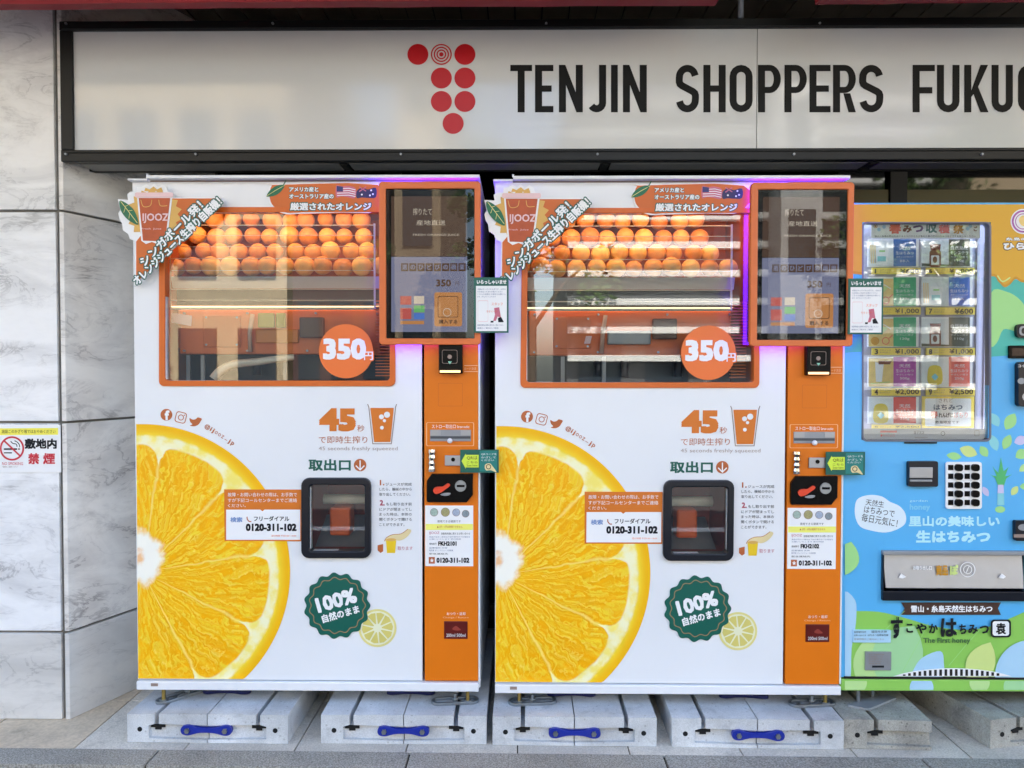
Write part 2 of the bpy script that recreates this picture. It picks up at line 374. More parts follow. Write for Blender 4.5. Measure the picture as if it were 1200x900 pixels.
_TX = {}
def glyphs(s_, bold):
    if (s_, bold) not in _TX:
        c = bpy.data.curves.new('lettering', 'FONT'); c.body = s_; c.offset = bold; c.resolution_u = 2
        o = bpy.data.objects.new('lettering', c); me = bpy.data.meshes.new_from_object(o)
        vs = [(v.co.x, v.co.y) for v in me.vertices]; fs = [tuple(p.vertices) for p in me.polygons]
        bpy.data.objects.remove(o); bpy.data.curves.remove(c); bpy.data.meshes.remove(me)
        _TX[(s_, bold)] = (vs, fs)
    return _TX[(s_, bold)]
class Face:
    """a machine's front: turns photo points into that machine's own coordinates"""
    def __init__(s, o): s.o = Vector(o)
    def q(s, px, py, dy=0.0): return P(px, py, s.o.y + dy) - s.o
    def rect(s, x0, y0, x1, y1, dy=0.0):
        xm, ym = (x0 + x1) / 2, (y0 + y1) / 2
        return s.q(x0, ym, dy).x, s.q(x1, ym, dy).x, s.q(xm, y1, dy).z, s.q(xm, y0, dy).z
    def xz(s, pts, dy=0.0): return [(lambda v: (v.x, v.z))(s.q(a, b, dy)) for a, b in pts]
    def poly(s, mb, pts, m, dy):
        if len(pts) < 3: return
        vs = [s.q(a, b, dy) for a, b in pts]
        fs = []
        for a in tess(pts):
            p, q, r = (pts[i] for i in a)
            cr = (q[0] - p[0]) * (r[1] - p[1]) - (q[1] - p[1]) * (r[0] - p[0])
            fs.append(tuple(a) if cr < 0 else tuple(a)[::-1])
        mb.add(vs, fs, m)
    def line(s, mb, pts, w, m, dy):
        """a printed line of even width, mitred"""
        n = len(pts); L = []; R_ = []
        for i in range(n):
            p = Vector(pts[i]); a = Vector(pts[max(i - 1, 0)]); b = Vector(pts[min(i + 1, n - 1)])
            d1 = (p - a).normalized() if i else (b - p).normalized(); d2 = (b - p).normalized() if i < n - 1 else d1
            d = (d1 + d2); d = d.normalized() if d.length > 1e-6 else d1
            nn = Vector((-d.y, d.x)); sc_ = w / 2 / max(.35, abs(nn.dot(Vector((-d1.y, d1.x)))))
            L.append(p + nn * sc_); R_.append(p - nn * sc_)
        vs = [s.q(*v, dy) for v in L] + [s.q(*v, dy) for v in R_]
        mb.add(vs, [(i, i + 1, n + i + 1, n + i) for i in range(n - 1)], m)
    def ringline(s, mb, pts, w, m, dy):
        cx = sum(p[0] for p in pts) / len(pts); cy = sum(p[1] for p in pts) / len(pts); n = len(pts); ins = []
        for p in pts:
            d = math.hypot(p[0] - cx, p[1] - cy); k = (d - w) / d; ins.append((cx + (p[0] - cx) * k, cy + (p[1] - cy) * k))
        vs = [s.q(*v, dy) for v in pts] + [s.q(*v, dy) for v in ins]
        mb.add(vs, [(i, (i + 1) % n, n + (i + 1) % n, n + i) for i in range(n)], m)
    def text(s, mb, t, x0, y0, x1, y1, m, dy, deg=0, bold=0.0, grow=0.0):
        """lettering fitted to a photo rectangle, then turned about its middle"""
        vs, fs = glyphs(t, bold); base, _ = glyphs(t, 0.0) if grow else (vs, None)
        xa, xb = min(v[0] for v in base), max(v[0] for v in base); ya, yb = min(v[1] for v in base), max(v[1] for v in base)
        pts = [(x0 + (v[0] - xa) / (xb - xa) * (x1 - x0), y1 - (v[1] - ya) / (yb - ya) * (y1 - y0)) for v in vs]
        if deg: pts = rot(pts, (x0 + x1) / 2, (y0 + y1) / 2, deg)
        mb.add([s.q(a, b, dy) for a, b in pts], fs, m)
    def stroke(s, mb, t, x0, y0, x1, y1, m, dy, deg, r, k):
        """heavier lettering: the same line of text laid k times round a small circle"""
        vs, fs = glyphs(t, 0.0); em = max(v[1] for v in vs) - min(v[1] for v in vs); e = r * (y1 - y0) / em
        for i in range(k):
            a = 2 * PI * (i + .5) / k; dx, dz = e * math.cos(a), e * math.sin(a); ins = 0 if k == 10 else e
            if k == 8: dx, dz = e * (1, 1, -1, -1, 1, -1, 0, 0)[i], e * (1, -1, 1, -1, 0, 0, 1, -1)[i]
            elif k == 4: dx, dz = e * (1, 1, -1, -1)[i], e * (1, -1, 1, -1)[i]
            s.text(mb, t, x0 + dx + ins, y0 + dz + ins, x1 + dx - ins, y1 + dz - ins, m, dy - i * 2.5e-5, deg)
    def label(s, mb, t, x0, y0, x1, y1, m, dy, deg=0, bold=.03, edge=None, ew=.09):
        if edge: s.stroke(mb, t, x0, y0, x1, y1, edge, dy + .0004, deg, ew, 10)
        small = (y1 - y0) < 5
        if bold <= .012 or (small and not edge): s.text(mb, t, x0, y0, x1, y1, m, dy, deg)
        else: s.stroke(mb, t, x0, y0, x1, y1, m, dy, deg, bold, 8 if bold > .035 else 4)
def holed(mb, x0, x1, z0, z1, holes, y0, y1, m):
    """a flat panel with rectangular openings, with the openings' own edges"""
    xs = sorted({x0, x1, *[h[0] for h in holes], *[h[1] for h in holes]}); zs = sorted({z0, z1, *[h[2] for h in holes], *[h[3] for h in holes]})
    ins = lambda a, b: any(h[0] < a < h[1] and h[2] < b < h[3] for h in holes)
    V = {}; 
    def v(i, j, y):
        k = (i, j, y)
        if k not in V: V[k] = len(vs); vs.append((xs[i], y, zs[j]))
        return V[k]
    vs = []; fs = []
    solid = lambda i, j: 0 <= i < len(xs) - 1 and 0 <= j < len(zs) - 1 and not ins((xs[i] + xs[i + 1]) / 2, (zs[j] + zs[j + 1]) / 2)
    for i in range(len(xs) - 1):
        for j in range(len(zs) - 1):
            if not solid(i, j): continue
            fs.append((v(i, j, y0), v(i + 1, j, y0), v(i + 1, j + 1, y0), v(i, j + 1, y0)))
            fs.append((v(i, j, y1), v(i, j + 1, y1), v(i + 1, j + 1, y1), v(i + 1, j, y1)))
            for di, dj, a, b in ((-1, 0, (i, j), (i, j + 1)), (1, 0, (i + 1, j + 1), (i + 1, j)), (0, -1, (i + 1, j), (i, j)), (0, 1, (i, j + 1), (i + 1, j + 1))):
                if not solid(i + di, j + dj): fs.append((v(*a, y0), v(*b, y0), v(*b, y1), v(*a, y1)))
    mb.add(vs, fs, m)
def shell(mb, x0, x1, y0, y1, z0, z1, t, m):
    """an open-fronted box of sheet metal"""
    mb.box(x0, x0 + t, y0, y1, z0, z1, m); mb.box(x1 - t, x1, y0, y1, z0, z1, m)
    mb.box(x0 + t, x1 - t, y0, y1, z1 - t, z1, m); mb.box(x0 + t, x1 - t, y0, y1, z0, z0 + t, m)
    mb.box(x0 + t, x1 - t, y1 - t, y1, z0 + t, z1 - t, m)

YF = 2.57
# ============================================================ GROUND
TILE_L = speckle_mat('pale_granite_paving', (228, 220, 206), (200, 192, 178), .65, 190, 2.5, .3, .25)
TILE_B = speckle_mat('beige_stone_paving', (222, 204, 178), (204, 186, 160), .4, 90, 3.5, .3, .1)
KERB = speckle_mat('grey_granite_kerb', (186, 182, 172), (126, 122, 114), .7, 190, 3, .25, .4)
ASPH = speckle_mat('asphalt', (70, 70, 72), (48, 48, 50), .9, 120, 1.2, .2, .6)
SLABW = speckle_mat('pale_pavement_slabs', (150, 148, 144), (128, 126, 122), .8, 100, .8, .2, .3)
ROUND = mat('dark_joint_mortar', (66, 62, 56), .9)
def ground_line(ya, yb):
    a, b_ = G(0, ya), G(1200, yb); return lambda X: a.y + (b_.y - a.y) * (X - a.x) / (b_.x - a.x)
kerb_back = ground_line(877, 890); kerb_front = ground_line(895.5, 908)
ROW = G(40, 820).y
pv = MB(); pv.prism_z([(-4.2, kerb_back(-4.2)), (4.4, kerb_back(4.4)), (4.4, 9), (-4.2, 9)], -.3, -.008, ROUND)
pavement = pv.build('pavement', kind='structure')
TX0 = G(85, 878).x; TP = .375
for i in range(-7, 10):
    for j in range(0, 4):
        xa, xb = TX0 + i * TP + .002, TX0 + (i + 1) * TP - .002
        ya, yb = ROW + (j - 1) * TP + .002, ROW + j * TP - .002
        m = MB(); mt = TILE_B if i < 0 else TILE_L
        p = [(xa, ya if j else kerb_back(xa) + .003), (xb, ya if j else kerb_back(xb) + .003), (xb, yb), (xa, yb)]
        m.prism_z(p, -.03, random.uniform(-.0008, .0008), mt)
        m.build('paving_tile', pavement, bevel=.0015)
kb = MB(); kb.prism_z([(-4.2, kerb_front(-4.2) + .006), (4.4, kerb_front(4.4) + .006), (4.4, kerb_back(4.4) - .004), (-4.2, kerb_back(-4.2) - .004)], -.3, -.012, ROUND)
kerb = kb.build('kerb', kind='structure')
KX = G(182, 884).x
for i in range(-3, 5):
    xa, xb = KX + i * .845 + .003, KX + (i + 1) * .845 - .003
    m = MB(); m.prism_z([(xa, kerb_front(xa)), (xb, kerb_front(xb)), (xb, kerb_back(xb)), (xa, kerb_back(xa))], -.115, .002, KERB)
    m.build('kerb_stone', kerb, bevel=.004)
m = MB(); m.box(-40, 40, -10.5, 2.24, -.3, -.12, ASPH); m.prism_z([(-4.2, 2.22), (4.4, 2.22), (4.4, kerb_front(4.4) - .01), (-4.2, kerb_front(-4.2) - .01)], -.3, -.124, KERB)
m.build('road', kind='structure')
for a, b_ in ((-6.2, -6.05), (-1.3, -1.15)):
    m = MB(); m.box(-40, 40, a, b_, -.12, -.116, mat('road_paint', (215, 215, 210), .7, vary=.2)); m.build('lane_marking', kind='structure')
m = MB(); m.box(-60, 60, -60, -10.5, -.3, 0, SLABW); m.build('far_pavement', kind='structure')
m = MB(); m.box(-60, -4.2, 2.24, 60, -.35, -.02, SLABW); m.box(4.4, 60, 2.24, 60, -.35, -.02, SLABW); m.build('near_pavement', kind='structure')

# ============================================================ STONE PILLAR
MARB = marble_mat('white_veined_marble', (246, 246, 246), (156, 156, 158), .25)
MARBS = marble_mat('honed_marble_return', (244, 240, 234), (150, 144, 140), .35)
MARBB = marble_mat('grey_base_stone', (216, 214, 210), (150, 148, 146), .45, strength=.8)
POLE = mat('polished_stone_edge', (205, 206, 206), .3, vary=.08, vscale=20)
MORT = mat('weathered_joint_grout', (124, 120, 112), .9, vary=.3, vscale=9)
PY = G(81, 843).y
zj = [P(75, y, PY).z for y in (843, 741, 495, 247)] + [3.0]
zj[0] = 0
XC = P(77, 435, PY).x
pil = thing('stone_pillar', 'pale veined marble pillar with grey base stone at left edge of the shopfront', 'pillar', (XC, PY, 0))
# local: front face y=0, x<0; return face runs back at 23 degrees
dv = Vector((math.sin(math.radians(22.5)), math.cos(math.radians(22.5)))); nv = Vector((-dv.y, dv.x))
core = MB(); core.prism_z([(-1.35, .012), (-.028, .012), (-.010, .004 + .02), (dv.x * .75 - .012, dv.y * .75), (-1.35, .75)], 0, 3.0, MORT); core.build('mortar_core', pil)
gz = .0045
for k in range(4):
    z0, z1 = zj[k] + (0 if k == 0 else gz), zj[k + 1] - gz
    m = MB(); m.box(-1.3, -.030, 0, .035, z0, z1, MARBB if k == 0 else MARB)
    m.build('front_slab', pil, bevel=.0025)
    t = .016
    # slab of the return with its polished edge facing the street
    q0 = Vector((0, 0)); q1 = dv * .72; q2 = q1 + nv * t; q3 = Vector((-t * 1.05, 0.0)) 
    m = MB(); m.prism_z([q3, (0, 0), q1, q2], z0 , z1, MARBB if k == 0 else MARBS)
    m.build('return_slab', pil, bevel=.0015)
# no smoking notice
sf = Face((XC, PY, 0)); 
ns = thing('no_smoking_notice', 'white no smoking notice with yellow top band stuck on the marble pillar', 'notice', (XC, PY, 0))
m = MB(); x0, x1, z0, z1 = sf.rect(-7, 498, 71, 553.5, -.003); m.box(x0, x1, -.003, -.0002, z0, z1, WE); m.build('board', ns)
m = MB(); d = -.0036
sf.poly(m, [(-6, 502), (68, 501.5), (68, 509.5), (-6, 510)], mat('band_yellow', (250, 240, 90), .5), d)
sf.label(m, '施設このかざり場ではおやめください', 2, 503.5, 65, 507.8, DK, d - .0005)
sf.label(m, '敷地内', 29, 514, 66.5, 526, DK, d, bold=.04)
RDP = mat('signal_red_print', (205, 40, 60), .45)
sf.label(m, '禁', 33, 531, 46, 544, RDP, d, bold=.035); sf.label(m, '煙', 50.5, 531, 64.5, 544, RDP, d, bold=.035)
sf.label(m, 'NO SMOKING', 2.5, 541.5, 27, 545, RDP, d); sf.label(m, '喫煙はご遠慮ください', 3, 546, 21, 548, GRY, d)
sf.ringline(m, circ(14, 525.5, 14.3, 36), 2.1, RDP, d - .0006)
sf.poly(m, [(4.5, 525.3), (20, 525.3), (20, 527.2), (4.5, 527.2)], DK, d); sf.poly(m, [(4.5, 530), (14, 530), (14, 531.3), (4.5, 531.3)], DK, d)
sf.poly(m, [(21, 525.3), (23.5, 525.3), (23.5, 527.2), (21, 527.2)], GRY, d)
sf.line(m, smooth_line([(12.5, 517), (15, 519.5), (19, 520.5), (20, 523.5)]), 1, DK, d); sf.line(m, smooth_line([(17, 516.5), (20, 518), (22.5, 521), (23, 524)]), 1, DK, d)
sf.line(m, [(4.5, 516.2), (24, 534.8)], 2.0, RDP, d - .0004)
m.build('printed_face', ns)

# ============================================================ SHOP BUILDING
INK = mat('shop_dark_grey', (40, 38, 34), .8); INKP = mat('brown_black_cladding', (38, 34, 28), .7, vary=.2)  # even dark tones of the shop walls
PLANK = mat('soffit_board', (128, 118, 102), .6, vary=.25, vscale=5)
m = MB()
m.box(-9, -2.99, 3.5, 3.9, 0, 3, INKP); m.box(2.9, 9, 3.0, 3.5, 0, 3, INKP)
m.box(-9, 9, 3.96, 4.2, 0, 3, INK)
m.build('shop_wall', kind='structure')
m = MB(); m.box(-9, 9, 3.0, 12, 3.02, 6.5, mat('upper_facade', (170, 165, 155), .7)); m.box(-9, 9, 1.3, 3.0, 3.02, 3.3, mat('canopy_top', (150, 148, 142), .7)); m.build('building_mass', kind='structure')
# glazed shopfront behind the machines
sfm = thing('shopfront', 'dark glazed shopfront with black mullions behind the vending machines', 'shopfront', (0, 3.64, 0))
xs = [-1.5, -.62, .3, P(1038, 200, 3.64).x + .05, 2.88]
for i in range(4):
    m = MB(); m.box(xs[i] + .04, xs[i + 1] - .04, .0, .012, .12, 2.9, DGLASS); m.build('window_pane', sfm)
for x in xs:
    m = MB(); m.box(x - .04, x + .04, -.03, .05, 0, 2.98, BKM); m.build('mullion', sfm)
m = MB(); m.box(-1.46, 2.84, -.02, .04, 0, .12, BKM); m.build('sill_rail', sfm)
m = MB(); z = P(1100, 221, 3.6).z; m.box(xs[3] + .045, 2.83, -.02, -.004, 1.75, z, mat('olive_blind', (112, 106, 76), .7)); m.box(P(990, 200, 3.6).x, xs[3] - .045, -.02, -.004, 1.75, z, mat('olive_blind', (0, 0, 0))); m.build('window_blind', sfm)
# soffit of narrow boards
sof = MB(); sof.box(-4.2, 4.4, 1.3, 3.95, 2.80, 3.02, BKM); soffit = sof.build('soffit', kind='structure')
zc = 2.80; k = 0; X = -2.9
while X < 3.1:
    m = MB(); m.box(X + .003, X + .115 - .003, 2.3, 3.9, zc - .012, zc - .0005, PLANK); m.build('soffit_board', soffit); X += .115
pole = MB(); pole.tube([P(868, 14, 2.62) + Vector((0, 0, .35)), P(868, 21, 2.62)], .010, GMET)
pb = pole.build('hanger_pipe', smooth=True); tag(pb, 'short grey hanger pipe above the shop sign between the red fascia pieces', 'pipe')
# red fascia
RED = mat('faded_red_fabric', (150, 26, 38), .6, vary=.15, vscale=4, bump=.15, bscale=8)
for (a, b_, ya, yb, lb) in ((-140, 838, 12.5, 6.5, 'long dull red fascia strip above the sign, left of the hanger pipe'), (955, 1330, 5.5, 1.5, 'short dull red fascia strip above the sign, right of the hanger pipe')):
    pts = []; N = 24
    for i in range(N + 1):
        t = i / N; px = a + (b_ - a) * t; v = P(px, ya + (yb - ya) * t + random.uniform(-.5, .5), 2.40); pts.append((v.x, v.z))
    top = [(pts[-1][0], 2.80), (pts[0][0], 2.80)]
    m = MB(); m.prism_y(pts + top, 2.36, 2.40, RED)
    o = m.build('red_fascia', bevel=.003); tag(o, lb, 'fascia')
    o['group'] = 'red fascia strips over the sign'

# ============================================================ SIGN BOX
SY = PY - .03
SFR = mat('charcoal_sign_frame', (24, 25, 25), .4, vary=.15, vscale=5, spec=.3)
SPN = mat('milky_sign_acrylic', (216, 218, 218), .03, vary=.05, vscale=1.5, bump=.03, bscale=1.8)
SLT = mat('milky_underside_pane', (120, 120, 118), .4)
sg = Face((P(70, 100, SY).x, SY, P(600, 188, SY).z))
sign = thing('shop_sign', 'long grey illuminated box sign reading TENJIN SHOPPERS FUKUOKA with red dot logo', 'sign', sg.o)
x0, x1, z0, z1 = sg.rect(70, 22, 1262, 188)
xi0, xi1, zi0, zi1 = sg.rect(84.5, 33, 1250, 174)
m = MB(); m.box(x0, x1, 0, .03, zi1, z1, SFR); m.box(x0, x1, 0, .03, z0, zi0, SFR); m.box(x0, xi0, .0015, .0315, zi0, zi1, SFR); m.box(xi1, x1, .0015, .0315, zi0, zi1, SFR)
m.build('frame', sign, bevel=.003)
m = MB(); m.box(x0 + .01, x1 - .01, -.006, .0, zi0 - .012, zi0 - .006, SFR); m.box(x0 + .012, x1, -.005, 0, zi1 + .004, zi1 + .012, SFR); m.build('frame_lip', sign, bevel=.001)
xs_ = sg.q(887, 100, .012).x
m = MB(); m.box(xi0, xs_ - .0012, .012, .018, zi0, zi1, SPN); m.build('sign_panel', sign)
m = MB(); m.box(xs_ + .0012, xi1, .012, .018, zi0, zi1, SPN); m.build('sign_panel', sign)
m = MB(); m.box(x0 + .02, x1 - .02, .032, .13, z0 + .03, z1, SFR)
m.box(x0 + .01, x1 - .01, .0315, .035, z0 + .001, z0 + .028, SFR); m.box(x0 + .01, x1 - .01, .125, .15, z0 - .002, z0 + .029, SFR); m.build('box_body', sign)
for a, b_ in ((96, 398), (410, 703), (716, 1015), (1030, 1255)):
    m = MB(); m.box(sg.q(a, 190, .05).x, sg.q(b_, 190, .05).x, .036, .123, z0 - .001, z0 + .003, SLT); m.build('underside_pane', sign)
for a in (404, 709, 1022):
    xx = sg.q(a, 190, .05).x; m = MB(); m.box(xx - .012, xx + .012, .036, .124, z0 - .004, z0 + .03, SFR); m.build('underside_bar', sign)
for px, py in ((78, 28), (78, 181), (230, 181), (470, 181), (700, 181), (930, 181), (1150, 181), (320, 28), (640, 28), (960, 28)):
    c_ = sg.q(px, py); m = MB(); m.prism_y(circ(c_.x, c_.z, .0042, 8), -.0075, .002, GMET); m.build('frame_screw', sign)
REDP = mat('sign_red_vinyl', (196, 10, 28), .35); BLV = mat('sign_black_vinyl', (14, 13, 12), .45, spec=.2)
d = .0108
for cx, cy in ((489.7, 63.7), (544.8, 63.7), (517.2, 91.4), (544.8, 91.4), (517.2, 118.9), (544.8, 118.9), (531, 144.6)):
    m = MB(); sg.poly(m, circ(cx, cy, 12.3, 40), REDP, d); m.build('logo_dot', sign)
m = MB()
for r in (12.3, 9.0, 5.8): sg.ringline(m, circ(517.2, 63.7, r, 40), 1.6, REDP, d)
sg.poly(m, circ(517.2, 63.7, 2.6, 20), REDP, d); m.build('logo_rings', sign)
T0, T1 = 76, 131.6; TM = (T0 + T1) / 2; w = 8.3
def seg_arc(cx, cy, rx, ry, a0, a1, k=8): return [(cx + rx * math.cos(math.radians(a0 + (a1 - a0) * i / k)), cy + ry * math.sin(math.radians(a0 + (a1 - a0) * i / k))) for i in range(k + 1)]
def letter(ch, a, b_):
    m = MB(); h = w / 2; L = lambda pts: sg.line(m, pts, w, BLV, d); Q = lambda pts: sg.poly(m, pts, BLV, d)
    if ch == 'T': Q([(a, T0), (b_, T0), (b_, T0 + w - 1), ((a + b_ + w) / 2, T0 + w - 1), ((a + b_ + w) / 2, T1), ((a + b_ - w) / 2, T1), ((a + b_ - w) / 2, T0 + w - 1), (a, T0 + w - 1)])
    elif ch == 'E':
        Q([(a, T0), (b_, T0), (b_, T0 + 7.4), (a + w, T0 + 7.4), (a + w, TM - 3.7), (b_ - 2, TM - 3.7), (b_ - 2, TM + 3.7), (a + w, TM + 3.7), (a + w, T1 - 7.4), (b_, T1 - 7.4), (b_, T1), (a, T1)])
    elif ch == 'F': Q([(a, T0), (b_, T0), (b_, T0 + 7.4), (a + w, T0 + 7.4), (a + w, TM - 1.7), (b_ - 3, TM - 1.7), (b_ - 3, TM + 5.7), (a + w, TM + 5.7), (a + w, T1), (a, T1)])
    elif ch == 'I': Q([(a, T0), (b_, T0), (b_, T1), (a, T1)])
    elif ch == 'N': Q([(a, T0), (a + 7.5, T0), (b_ - w, T0 + 32), (b_ - w, T0), (b_, T0), (b_, T1), (b_ - 7.5, T1), (a + w, T1 - 32), (a + w, T1), (a, T1)])
    elif ch == 'H': Q([(a, T0), (a + w, T0), (a + w, TM - 3.7), (b_ - w, TM - 3.7), (b_ - w, T0), (b_, T0), (b_, T1), (b_ - w, T1), (b_ - w, TM + 3.7), (a + w, TM + 3.7), (a + w, T1), (a, T1)])
    elif ch == 'J': r = (b_ - a) / 2 - h; L([(b_ - h, T0), (b_ - h, T1 - h - r)] + seg_arc((a + b_) / 2, T1 - h - r, r, r, 0, 150)[1:])
    elif ch == 'U': r = (b_ - a) / 2 - h; L([(a + h, T0), (a + h, T1 - h - r)] + seg_arc((a + b_) / 2, T1 - h - r, r, r, 180, 0)[1:-1] + [(b_ - h, T1 - h - r), (b_ - h, T0)])
    elif ch == 'O':
        r = (b_ - a) / 2; ou = seg_arc((a + b_) / 2, T0 + r, r, r, 180, 360) + seg_arc((a + b_) / 2, T1 - r, r, r, 0, 180); r2 = r - w
        inn = seg_arc((a + b_) / 2, T0 + r, r2, r2, 180, 360) + seg_arc((a + b_) / 2, T1 - r, r2, r2, 0, 180)
        n = len(ou); m.add([sg.q(*v, d) for v in ou + inn], [(i, (i + 1) % n, n + (i + 1) % n, n + i) for i in range(n)], BLV)
    elif ch in 'PR':
        Q([(a, T0), (a + w, T0), (a + w, T1), (a, T1)]); r = 15.5; yb = T0 + 33
        hb = (yb - T0) / 2; ou = [(a + w, T0)] + seg_arc(b_ - 13, T0 + hb, 13, hb, -90, 90, 14) + [(a + w, yb)]
        inn = [(a + w, T0 + 7.2)] + seg_arc(b_ - 13, T0 + hb, 13 - w, hb - 7.2, -90, 90, 14) + [(a + w, yb - 7.2)]; n = len(ou)
        m.add([sg.q(*v, d) for v in ou + inn], [(i, i + 1, n + i + 1, n + i) for i in range(n - 1)], BLV)
        if ch == 'R': Q([(a + 12, yb + .3), (a + 20.2, yb + .3), (b_, T1), (b_ - 8.6, T1)])
    elif ch == 'S':
        cx = (a + b_) / 2; r = (b_ - a) / 2 - h
        L(smooth_line(seg_arc(cx, T0 + h + 10.5, r, 10.5, -10, -180, 6) + [(a + h + .8, T0 + 22.5), (cx, TM), (b_ - h - .8, T1 - 22.5)] + seg_arc(cx, T1 - h - 10.5, r, 10.5, 0, 170, 6), 3))
    elif ch == 'K':
        Q([(a, T0), (a + w, T0), (a + w, T1), (a, T1)])
        Q([(a + w, TM + 2), (b_ - 9, T0), (b_, T0), (a + w + 8, TM - 2), (b_ + .5, T1), (b_ - 9, T1), (a + w + 2.5, TM + 6.5), (a + w, TM + 10)])
    elif ch == 'A': Q([((a + b_) / 2 - 4, T0), ((a + b_) / 2 + 4, T0), (b_, T1), (b_ - w, T1), ((a + b_) / 2, T0 + 20), (a + w, T1), (a, T1)])
    m.build('letter', sign)
for ch, a, b_ in (('T', 598, 623.5), ('E', 627, 648.5), ('N', 655, 683), ('J', 688, 710.3), ('I', 716, 724), ('N', 730, 758), ('S', 792, 819), ('H', 824.3, 850.5), ('O', 855, 882), ('P', 888.3, 915), ('P', 919.3, 945.5),
                  ('E', 948.6, 973.3), ('R', 976.2, 1003), ('S', 1007, 1035), ('F', 1069.5, 1095.6), ('U', 1098, 1124.5), ('K', 1130, 1158), ('U', 1162, 1187), ('O', 1193, 1219)):
    letter(ch, a, b_)
# ============================================================ JUICE MACHINES
S1 = (P(158.5, 505, YF).x, YF, P(360, 808, YF).z)
F1 = Face(S1)
SLICE_R = F1.rect(167, 600, 340, 640)[1] - F1.rect(167, 600, 340, 640)[0]
SLM = orange_slice_mat('printed_orange_photo', SLICE_R)
FRUIT = fruit_mat('orange_peel')
WIRE = mat('bright_guard_wire', (225, 222, 205), .3)
INN = mat('brown_orange_lining', (178, 88, 36), .55, vary=.1, vscale=5)
INO = mat('orange_inner_panel', (226, 112, 46), .45, vary=.08, vscale=6)
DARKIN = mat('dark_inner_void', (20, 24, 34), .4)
LEDW = mat('warm_led_strip', (255, 200, 140), .5, emit=(255, 210, 160), es=2.9)
LEDP = mat('violet_led_strip', (90, 40, 255), .5, emit=(96, 30, 255), es=2.9)
SCR_LILAC = mat('screen_lilac', (15, 15, 20), .3, emit=(120, 122, 150), es=0.119, spec=.0)
SCR_BROWN = mat('screen_brown', (10, 7, 6), .3, emit=(92, 72, 62), es=0.099, spec=.0)
SCR_TAN = mat('screen_tan', (15, 10, 5), .3, emit=(160, 108, 66), es=0.178, spec=.0)
SCR_GREEN = mat('screen_green', (5, 12, 7), .3, emit=(90, 150, 90), es=0.178, spec=.0)
SCR_RED = mat('screen_red', (15, 5, 5), .3, emit=(165, 75, 70), es=0.168, spec=.0)
SCR_BLUE = mat('screen_blue', (5, 7, 15), .3, emit=(70, 100, 165), es=0.178, spec=.0)
SCR_TXT = mat('screen_text_brown', (10, 6, 5), .3, emit=(110, 78, 60), es=0.066, spec=.0)
SCR_LT = mat('screen_text_light', (22, 20, 17), .3, emit=(190, 175, 160), es=0.149, spec=.0)
FLAGB = mat('flag_blue_print', (50, 50, 110), .45); FLAGR = mat('flag_pink_print', (205, 110, 130), .45)
LEMON = mat('pale_lemon_print', (232, 222, 140), .45); LEMONW = mat('lemon_pith_print', (240, 240, 205), .45); LEMONP = mat('lemon_flesh_print', (218, 206, 112), .45)
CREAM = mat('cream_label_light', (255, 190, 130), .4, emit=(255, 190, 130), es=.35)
SKIN = mat('skin_print', (232, 214, 160), .5); JUICE = mat('juice_yellow_print', (238, 200, 30), .45)

